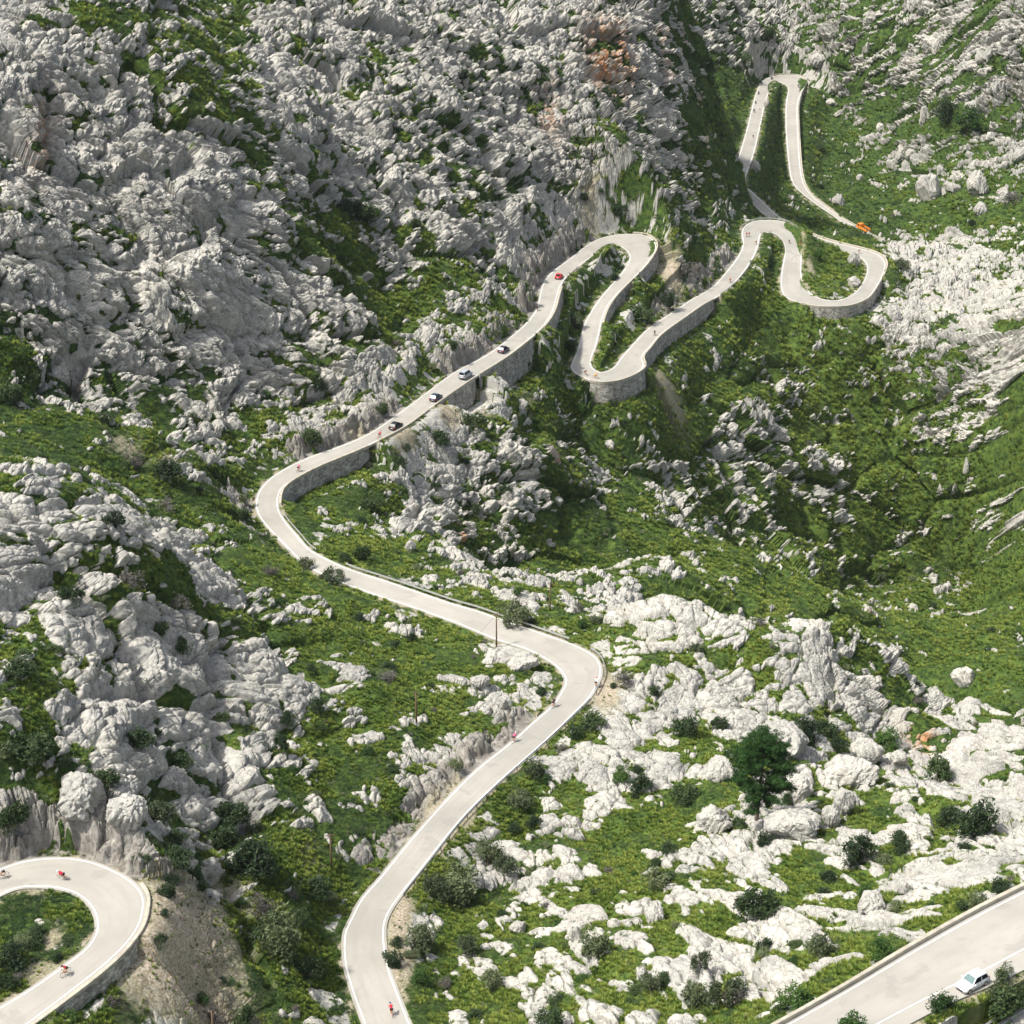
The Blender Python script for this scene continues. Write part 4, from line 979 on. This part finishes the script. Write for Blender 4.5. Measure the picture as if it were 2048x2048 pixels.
k = np.where(isb, 3+rg.integers(0, 3, len(pick)), rg.integers(0, 3, len(pick))); k = np.where(rg.random(len(pick)) < .05, 6, k)
size = np.clip(py*.0018, .5, 1.2)*(.65+.8*rg.random(len(pick))**1.5)*np.where(isb, 1.15, 1.0)*np.where(rkc[pick], .8, 1)*np.where(VS[pick] > .45, .7, 1)
# a few plants rooted in rock cracks too
tone = np.clip(.15+.62*VT[pick]+.36*fbm(px/6, py/8, 3, 90)+.20*rg.normal(size=len(pick)), 0, 1)
pm = bpy.data.meshes.new('ground_cover'); pm.vertices.add(len(pick))
pm.vertices.foreach_set('co', np.stack([px, py, pz-.03], -1).astype(np.float32).ravel())
for nm, ty, arr in (('kind_index', 'INT', k.astype(np.int32)), ('size', 'FLOAT', size.astype(np.float32)), ('spin', 'FLOAT', (rg.random(len(pick))*6.28).astype(np.float32)), ('tone', 'FLOAT', tone.astype(np.float32))):
    a = pm.attributes.new(nm, ty, 'POINT'); a.data.foreach_set('value', arr)
pm.update()
cover = bpy.data.objects.new('ground_cover', pm); COL.objects.link(cover)
tag(cover, 'grass tussocks and low scrub covering the slopes between the rocks', 'ground cover', None, 'stuff')
gn = bpy.data.node_groups.new('cover', 'GeometryNodeTree'); gn.interface.new_socket('Geometry', in_out='INPUT', socket_type='NodeSocketGeometry'); gn.interface.new_socket('Geometry', in_out='OUTPUT', socket_type='NodeSocketGeometry')
gi = gn.nodes.new('NodeGroupInput'); go = gn.nodes.new('NodeGroupOutput'); ip = gn.nodes.new('GeometryNodeInstanceOnPoints'); ci = gn.nodes.new('GeometryNodeCollectionInfo')
ci.inputs['Collection'].default_value = src; ci.inputs['Separate Children'].default_value = True; ci.inputs['Reset Children'].default_value = True
def na(nm, ty):
    o = gn.nodes.new('GeometryNodeInputNamedAttribute'); o.data_type = ty; o.inputs[0].default_value = nm; return o.outputs['Attribute']
L = gn.links.new
L(gi.outputs[0], ip.inputs['Points']); L(ci.outputs[0], ip.inputs['Instance']); ip.inputs['Pick Instance'].default_value = True
L(na('kind_index', 'INT'), ip.inputs['Instance Index']); L(na('size', 'FLOAT'), ip.inputs['Scale'])
cx = gn.nodes.new('ShaderNodeCombineXYZ'); L(na('spin', 'FLOAT'), cx.inputs[2]); e2r = gn.nodes.new('FunctionNodeEulerToRotation'); L(cx.outputs[0], e2r.inputs[0]); L(e2r.outputs[0], ip.inputs['Rotation'])
L(ip.outputs[0], go.inputs[0])
md = cover.modifiers.new('cover', 'NODES'); md.node_group = gn
print('cover points', len(pick))

# ---- bushes and small trees one can tell apart
def crown_mesh(seed, m, n, lobes, ls, spread, flat, hollow=.5, low=.15):
    rs = np.random.default_rng(seed); V = []; F = []; LB = []
    for _ in range(lobes):
        a = rs.random()*6.28; r = spread*math.sqrt(rs.random()); z = low+(1-low)*rs.random()*flat*(1-.5*(r/spread)**2)
        LB.append((np.array([r*math.cos(a), r*math.sin(a), z]), .09+.17*rs.random()))
    for _ in range(n):
        c, q = LB[rs.integers(lobes)]; d = rs.normal(size=3); d /= np.linalg.norm(d)
        rnd_quad(V, F, c+d*q*(hollow+(1.15-hollow)*rs.random()), ls*(.6+.8*rs.random()), rs, .2, 1.2)
    return np_mesh('crown', V, F, m), LB
def stems_mesh(seed, LB, n, th=.03):
    rs = np.random.default_rng(seed); bm = bmesh.new()
    tr = [(0, 0, -.12), (rs.normal()*.03, rs.normal()*.03, .12), (rs.normal()*.05, rs.normal()*.05, .26)]
    cyl(bm, tr[0], tr[1], th*1.4, th*1.1, 6); cyl(bm, tr[1], tr[2], th*1.1, th*.8, 6)
    for c, q in LB[:n]:
        m_ = (Vector(tr[2])+Vector(c))/2+Vector(rs.normal(size=3)*.04); cyl(bm, tr[1+rs.integers(2)], m_, th*.6, th*.35, 5); cyl(bm, m_, Vector(c), th*.35, th*.12, 4)
    me = bpy.data.meshes.new('trunk'); bm.to_mesh(me); bm.free(); me.materials.append(mt_bark); return me
PRO = {}
for kk, m, nn_, lb, ls, sp, fl in (('dark', mt_crown_dark, 2000, 16, .034, .36, .55), ('olive', mt_crown_olive, 1700, 15, .034, .36, .60), ('grey', mt_crown_grey, 900, 12, .028, .34, .55), ('green', mt_crown_green, 1700, 12, .034, .34, .60)):
    PRO[kk] = []
    for s in range(3):
        cm, LB = crown_mesh(100+s+hash(kk[0:1] == 'd')*0+{'dark': 0, 'olive': 10, 'grey': 20, 'green': 30}[kk], m, nn_, lb, ls, sp, fl); PRO[kk].append((cm, stems_mesh(200+s, LB, 9, .022 if kk != 'olive' else .03)))
BL = [(925,1794,115,'olive'),(874,1792,70,'olive'),(834,1900,80,'olive'),(790,1930,60,'dark'),(1040,1612,58,'olive'),(1073,1550,60,'olive'),(1182,1457,62,'dark'),(1153,1477,50,'dark'),(975,1727,72,'olive'),(1010,1747,60,'olive'),(932,1905,52,'olive'),(1190,1907,76,'olive'),(1312,1772,58,'olive'),(1243,1562,45,'green'),(1280,1577,60,'dark'),(983,1982,66,'olive'),(890,1972,46,'grey'),(840,1967,48,'green'),(1300,1987,60,'olive'),(1100,2052,70,'dark'),(1388,2002,60,'olive'),(1076,1555,40,'dark'),(1634,1917,70,'olive'),(1529,1902,50,'dark'),(1402,1937,60,'olive'),(1453,2012,98,'olive'),(1395,1997,50,'olive'),(1765,1922,70,'green'),(1942,1667,120,'dark'),(1900,1650,60,'dark'),(1775,1497,60,'green'),(1873,1562,90,'dark'),(1609,1482,90,'dark'),(1650,1470,60,'dark'),(1674,1502,50,'dark'),(1370,1467,58,'dark'),(1435,1457,44,'dark'),(1370,1602,70,'dark'),(1529,1692,45,'dark'),(1881,2017,58,'green'),(1990,2008,60,'olive'),(2008,1962,45,'olive'),(1990,2030,100,'dark'),(1507,1832,110,'dark'),(1728,1792,45,'green'),(1960,1822,50,'olive'),(1594,2017,80,'green'),(1717,1722,80,'dark'),(1656,1762,38,'dark'),(1703,2062,72,'green'),(2030,2000,70,'dark'),(1800,1690,50,'dark'),(319,1642,72,'olive'),(359,1737,64,'dark'),(352,1690,50,'dark'),(217,1577,60,'dark'),(58,1522,100,'dark'),(22,1652,90,'dark'),(279,1492,60,'dark'),(362,1532,52,'dark'),(464,1642,90,'dark'),(438,1692,80,'dark'),(562,1502,60,'dark'),(442,1442,40,'dark'),(507,1747,110,'dark'),(391,1762,50,'dark'),(525,1832,80,'grey'),(572,1907,130,'olive'),(540,1880,90,'dark'),(616,1962,80,'dark'),(25,1932,75,'dark'),(12,1975,60,'dark'),(112,1922,36,'dark'),(60,1895,32,'dark'),(337,1792,46,'dark'),(630,1792,70,'dark'),(634,1422,50,'dark'),(576,1447,40,'dark'),(427,2042,60,'grey'),(493,2052,74,'dark'),(600,1850,60,'dark'),(228,1057,60,'dark'),(333,1022,50,'grey'),(486,1037,40,'dark'),(145,1202,62,'dark'),(261,1172,70,'grey'),(613,1136,34,'olive'),(663,1170,56,'olive'),(362,1212,45,'grey'),(369,1302,50,'dark'),(322,1267,42,'dark'),(384,842,26,'olive'),(268,932,46,'grey'),(337,957,66,'dark'),(214,847,42,'dark'),(156,792,50,'grey'),(616,887,50,'dark'),(634,777,46,'dark'),(22,802,72,'dark'),(543,1152,50,'grey'),(489,1002,27,'olive'),(36,1352,70,'dark'),(878,887,54,'dark'),(952,857,60,'dark'),(1012,987,36,'dark'),(747,1022,52,'dark'),(812,902,26,'olive'),(874,977,26,'dark'),(950,1022,30,'dark'),(1033,1247,68,'olive'),(1164,1257,33,'green'),(1156,1222,40,'grey'),(1037,1187,30,'green'),(1243,1377,55,'grey'),(1309,1387,30,'dark'),(780,1362,50,'grey'),(722,1117,46,'dark'),(801,937,36,'dark'),(1048,737,40,'dark'),(765,827,36,'dark'),(932,927,22,'dark'),(690,1125,40,'dark'),(1218,507,18,'dark'),(1073,547,23,'dark'),(1149,655,40,'olive'),(1138,700,42,'dark'),(907,697,30,'dark'),(722,442,75,'dark'),(690,430,50,'dark'),(830,452,30,'dark'),(1240,427,38,'dark'),(1164,402,28,'dark'),(1200,387,22,'dark'),(1051,337,35,'dark'),(772,392,30,'dark'),(925,157,34,'dark'),(794,182,20,'dark'),(1211,192,30,'dark'),(1366,547,62,'grey'),(1280,642,62,'dark'),(1334,612,46,'dark'),(1265,587,14,'dark'),(1225,560,30,'dark'),(1536,77,45,'dark'),(1935,257,72,'green'),(1891,237,55,'dark'),(2025,412,46,'grey'),(1638,302,30,'dark'),(1391,552,46,'grey'),(1801,542,36,'olive'),(1634,517,32,'green'),(1641,377,22,'dark'),(1700,90,40,'grey'),(1420,140,40,'dark'),(1480,130,50,'dark')]
KN = {'dark': ('mastic_shrub', 'dark green rounded shrub', 'shrub'), 'olive': ('olive_tree', 'grey green wild olive bush', 'small tree'), 'grey': ('bare_shrub', 'grey leafless twiggy shrub', 'shrub'), 'green': ('green_shrub', 'fresh green bushy shrub', 'shrub')}
BP = on_ground([b[0] for b in BL], [b[1] for b in BL])
PLACES = [(290,1830,'the bottom left bend'),(530,1000,'the far left bend'),(1190,1340,'the sharp right bend'),(780,1700,'the lower straight'),(1515,1630,'the pine tree'),(1750,1990,'the bottom right road'),(1180,740,'the middle hairpin'),(1290,490,'the first hairpin'),
 (870,790,'the line of cars'),(1550,460,'the twin hairpin'),(1720,520,'the right hand loop'),(1590,160,'the farthest hairpin'),(1720,460,'the orange truck'),(900,1240,'the middle stretch of road'),(960,1000,'the rocky spur'),(1330,1200,'the rock dome'),(1700,1260,'the craggy knoll'),(300,400,'the big left cliff'),(1050,150,'the upper cliff'),(1900,650,'the tilted white slabs'),(1800,1000,'the green valley floor'),(100,1150,'the pale left hill'),(1500,900,'the green hollow'),(1850,200,'the boulder slope'),(700,560,'the slope below the cliff'),(400,1650,'the rocks above the bottom bend'),(1200,1650,'the flat rocks in front'),(1350,1850,'the foreground slope'),(520,1850,'the shrubby gully'),(250,900,'the green band')]
def where(u, v):
    d = sorted((math.hypot(u-a, v-b), a, b, n_) for a, b, n_ in PLACES)[0]; dx, dy = u-d[1], v-d[2]
    if d[0] < 45: return 'at '+d[3]
    s = ('right of ' if dx > 0 else 'left of ') if abs(dx) > abs(dy) else ('below ' if dy > 0 else 'above ')
    return s+d[3]
USED = {}
def uniq(base, u, v, w, grp, quals=('largest','middle sized','smallest','small flat','lowest','outermost','topmost','tilted')):
    return base
def size_word(w): return 'very large' if w > 95 else 'large' if w > 62 else 'medium' if w > 42 else 'small' if w > 26 else 'tiny'
items = []
for (u, v, w, kd), p in zip(BL, BP):
    d = float(np.linalg.norm(p-np.array([0, 0, CAMZ]))); W_ = w*d/FOC
    seed = int(u*7+v*13) % 3; cm, sm = PRO[kd][seed]; nm, ad, ca = KN[kd]
    r = bpy.data.objects.new(nm, None); COL.objects.link(r); r.location = (p[0], p[1], p[2]-.05*W_)
    r.rotation_euler = (random.uniform(-.08, .08), random.uniform(-.08, .08), random.uniform(0, 6.28)); hz = random.uniform(.85, 1.15)
    r.scale = (W_, W_*random.uniform(.6, 1.2), W_*hz*(.95 if kd != 'olive' else 1.1))
    for n2, me_ in (('crown', cm), ('trunk', sm)):
        o = bpy.data.objects.new(n2, me_); COL.objects.link(o); o.parent = r
    items.append((r, f'{size_word(w)} {ad} {where(u, v)}', ca, u, v, KN[kd][1]+'s'))
# small shrubs dotted through rock and grass, one object each
rg2 = np.random.default_rng(5)
okm = (VE > 1.5) & (VR < .8) & (U_ > 5) & (U_ < 2040) & (V_ > 5) & (V_ < 2040) & (VQ > -.35)
ii = rg2.choice(np.nonzero(okm)[0], 2200, replace=False); sel = []
# keep only ones the lookout can see
PV = march(U_[ii], V_[ii], H, 700); seen = np.linalg.norm(PV-np.stack([VX[ii], VY[ii], VZ[ii]], -1), axis=1) < 4
for a, sv in zip(ii, seen):
    if sv and len(sel) < 250 and all((U_[a]-U_[b])**2+(V_[a]-V_[b])**2 > 700 for b in sel): sel.append(a)
small = []
for a in sel:
    kd = rg2.choice(['dark', 'dark', 'dark', 'green', 'olive', 'grey']); cm, sm = PRO[kd][rg2.integers(3)]
    nm, ad, ca = KN[kd]; r = bpy.data.objects.new(nm, None); COL.objects.link(r); W_ = float(rg2.uniform(1.3, 3.0))*(1 if VY[a] < 450 else 1.35)
    r.location = (VX[a], VY[a], VZ[a]-.08*W_); r.rotation_euler = (0, 0, float(rg2.random()*6.28)); r.scale = (W_, W_, W_*float(rg2.uniform(.6, .95)))
    for n2, me_ in (('crown', cm), ('trunk', sm)):
        o = bpy.data.objects.new(n2, me_); COL.objects.link(o); o.parent = r
    items.append((r, f'small {ad} {where(U_[a], V_[a])}', ca, U_[a], V_[a], ad+'s'))

# ------------------------------------------------------------------ boulders
mt_bould, nt, b = new_mat('boulder_material'); N = NT(nt); g = N.n('ShaderNodeNewGeometry')
rc, fine, crk, strk = rock_colour(N, g.outputs['Position'], .97); N.link(rc, b.inputs['Base Color']); b.inputs['Roughness'].default_value = .92; b.inputs['Specular IOR Level'].default_value = .15
N.link(N.bump(N.math('ADD', N.math('MULTIPLY', fine, .5), N.math('MULTIPLY', strk, .6)), .9, .25), b.inputs['Normal'])
def boulder_mesh(seed):
    rs = np.random.default_rng(seed); bm = bmesh.new(); bmesh.ops.create_icosphere(bm, subdivisions=5, radius=.5)
    co = np.array([v.co[:] for v in bm.verts]); d = co/.5
    pl = rs.normal(size=(9, 3)); pl /= np.linalg.norm(pl, axis=1)[:, None]; off = .66+.25*rs.random(9)
    r = np.ones(len(d))
    for n_, o_ in zip(pl, off):
        dd = d@n_; r = np.minimum(r, np.where(dd > .05, o_/np.maximum(dd, .05), 9))
    p = d*r[:, None]; a = p[:, 0]+p[:, 2]*.35; b_ = p[:, 1]-p[:, 2]*.3
    f1, f2, cid, _, _ = worley(a*2.2+seed, b_*2.2+7, seed)
    q = .14*fbm(a*1.7+seed, b_*1.7, 3, seed+2)+.05*fbm(a*7, p[:, 2]*3+b_*5, 3, seed+5)-.07*np.exp(-((f2-f1)/.08)**2)+.03*np.sin(a*22+3*b_)*(p[:, 2] < .5)
    p = p*(1+q)[:, None]*.5
    for v, c in zip(bm.verts, p): v.co = c
    me = bpy.data.meshes.new('boulder'); bm.to_mesh(me); bm.free(); me.materials.append(mt_bould); return me
BM_ = [boulder_mesh(s) for s in range(7)]
BO = [(1858,400,46,46),(1957,387,40,38),(2007,397,26,20),(1906,384,32,15),(1641,132,38,22),(1848,247,22,30),(1511,342,22,20),(1533,215,12,14),(1663,210,22,10),(1873,102,18,22),(1946,220,30,16),(1823,317,20,18),(1801,320,22,15),(1852,310,18,18),(2040,322,26,20),(1678,412,26,19),(1964,427,30,20),(2011,337,15,13),(1880,347,15,15),(1708,574,28,17),(1708,532,26,24),(1928,1372,46,30),(790,964,25,18),(819,1102,23,20),(1117,1010,20,14),(1218,897,24,14),(1044,817,24,16),(1160,1172,15,14),(360,130,26,16),(315,122,14,12),(217,1064,21,18),(330,1087,26,30),(435,862,26,20),(93,1537,34,28),(156,1632,105,70),(250,1652,80,52),(1598,1600,60,38),(1685,1627,48,45),(1663,1657,38,42),(1590,1674,100,40),(1431,1667,72,42),(1808,1787,26,20),(1560,1522,115,60),(1735,1524,66,38),(1703,1577,104,46),(1797,1532,36,25),(1743,1824,54,32),(1037,1867,36,18),(1149,1880,28,26),(1254,1897,32,16),(1312,1847,42,34),(1008,1417,15,28),(960,1375,40,18),(1045,1340,60,22),(1440,1560,60,36),(1900,170,20,14),(1760,260,16,12),(1720,360,14,10),(1980,280,20,14),(1500,150,16,12)]
BQ = on_ground([b[0] for b in BO], [b[1] for b in BO])
for n_, ((u, v, w, h), p) in enumerate(zip(BO, BQ)):
    d = float(np.linalg.norm(p-np.array([0, 0, CAMZ]))); W_ = w*d/FOC*1.08; H_ = min(h*d/FOC*1.25, W_*1.6)
    o = bpy.data.objects.new('boulder', BM_[n_ % 7]); COL.objects.link(o); o.location = (p[0], p[1]+W_*.25, p[2]+H_*.28)
    o.rotation_euler = (random.uniform(-.25, .25), random.uniform(-.25, .25), random.uniform(0, 6.28)); o.scale = (W_, W_*.9, H_*1.15)
    items.append((o, f'{size_word(w)} pale boulder {where(u, v)}' if h < w*1.3 else f'{size_word(w)} upright pale boulder {where(u, v)}', 'boulder', u, v, 'boulders'))
# labels: where several alike share a spot, tell them apart by their order
from collections import defaultdict
dd_ = defaultdict(list)
for it in items: dd_[it[1]].append(it)
ORD = ['', 'second ', 'third ', 'fourth ', 'fifth ', 'sixth ', 'seventh ', 'eighth ', 'ninth ', 'tenth ']
for lb, L_ in dd_.items():
    if len(L_) == 1: tag(L_[0][0], lb, L_[0][2], L_[0][5]); continue
    L_.sort(key=lambda t: t[3]); n_ = len(L_)
    for i_, it in enumerate(L_):
        w_ = lb
        if n_ == 2: w_ = ('leftmost ' if i_ == 0 else 'rightmost ')+lb
        elif n_ == 3: w_ = ('leftmost ', 'middle ', 'rightmost ')[i_]+lb
        else: w_ = ('leftmost ' if i_ == 0 else 'rightmost ' if i_ == n_-1 else ORD[min(i_, 9)]+'from the left, ')+lb
        tag(it[0], w_, it[2], it[5])

# ------------------------------------------------------------------ the pine
pp = on_ground([1513], [1640])[0]; rs = np.random.default_rng(77)
pine = bpy.data.objects.new('pine_tree', None); COL.objects.link(pine); pine.location = tuple(pp); tag(pine, 'tall green pine tree standing among the pale rocks', 'tree')
bm = bmesh.new(); HT = 13.6; prev = None
def tp(t): return Vector((.35*math.sin(t*2.2), .2*math.sin(t*3), t*HT))
for i_ in range(12): a, b_ = tp(i_/12), tp((i_+1)/12); cyl(bm, a, b_, .27*(1-i_/12.5)+.03, .27*(1-(i_+1)/12.5)+.03, 9)
V = []; F = []
for i_ in range(54):
    t = .16+.80*(i_/54)**.85; a = i_*2.4+rs.normal()*.3; base = tp(t)
    ln = (5.6*(1-((t-.40)/.66)**2 if t > .40 else 1)-.2)*rs.uniform(.62, 1.08)
    if t > .4: ln = max(1.0, 5.6*(1-((t-.40)/.66)**2))*rs.uniform(.62, 1.05)
    else: ln = (3.4+4*(t-.16))*rs.uniform(.45, 1.05)
    up = .10+.5*(t-.3); tip = base+Vector((math.cos(a)*ln, math.sin(a)*ln, ln*up)); md_ = (base+tip)/2+Vector((0, 0, -.12*ln))
    cyl(bm, base, md_, .075, .05, 5); cyl(bm, md_, tip, .05, .015, 5)
    dead = t < .30 and rs.random() < .45
    if dead: continue
    for q in range(int(10+7*ln)):
        f = rs.uniform(.35, 1.05); c = np.array(base.lerp(tip, f))+rs.normal(size=3)*np.array([.42, .42, .24])+np.array([0, 0, .15]); rr = rs.uniform(.3, .62)
        for _ in range(52):
            d = rs.normal(size=3); d /= np.linalg.norm(d); rnd_quad(V, F, c+d*rr*np.array([1, 1, .62])*rs.uniform(.4, 1.1), .085, rs, .1, 1.7)
bm_obj('trunk', bm, mt_bark, pine); cr = bpy.data.objects.new('crown', np_mesh('pine_crown', V, F, mt_pine)); COL.objects.link(cr); cr.parent = pine


# ------------------------------------------------------------------ thin summer haze filling the valley air
bm = bmesh.new(); box(bm, (0, 720, 190), (1700, 1800, 460))
hz = bm_obj('haze', bm, None); hz['kind'] = 'stuff'
hm = bpy.data.materials.new('haze_material'); hm.use_nodes = True; hn = hm.node_tree; hn.nodes.clear()
ho = hn.nodes.new('ShaderNodeOutputMaterial'); hv = hn.nodes.new('ShaderNodeVolumePrincipled'); hv.inputs['Color'].default_value = (.80, .88, 1, 1); hv.inputs['Density'].default_value = .00002
hn.links.new(hv.outputs[0], ho.inputs['Volume']); hz.data.materials.append(hm)
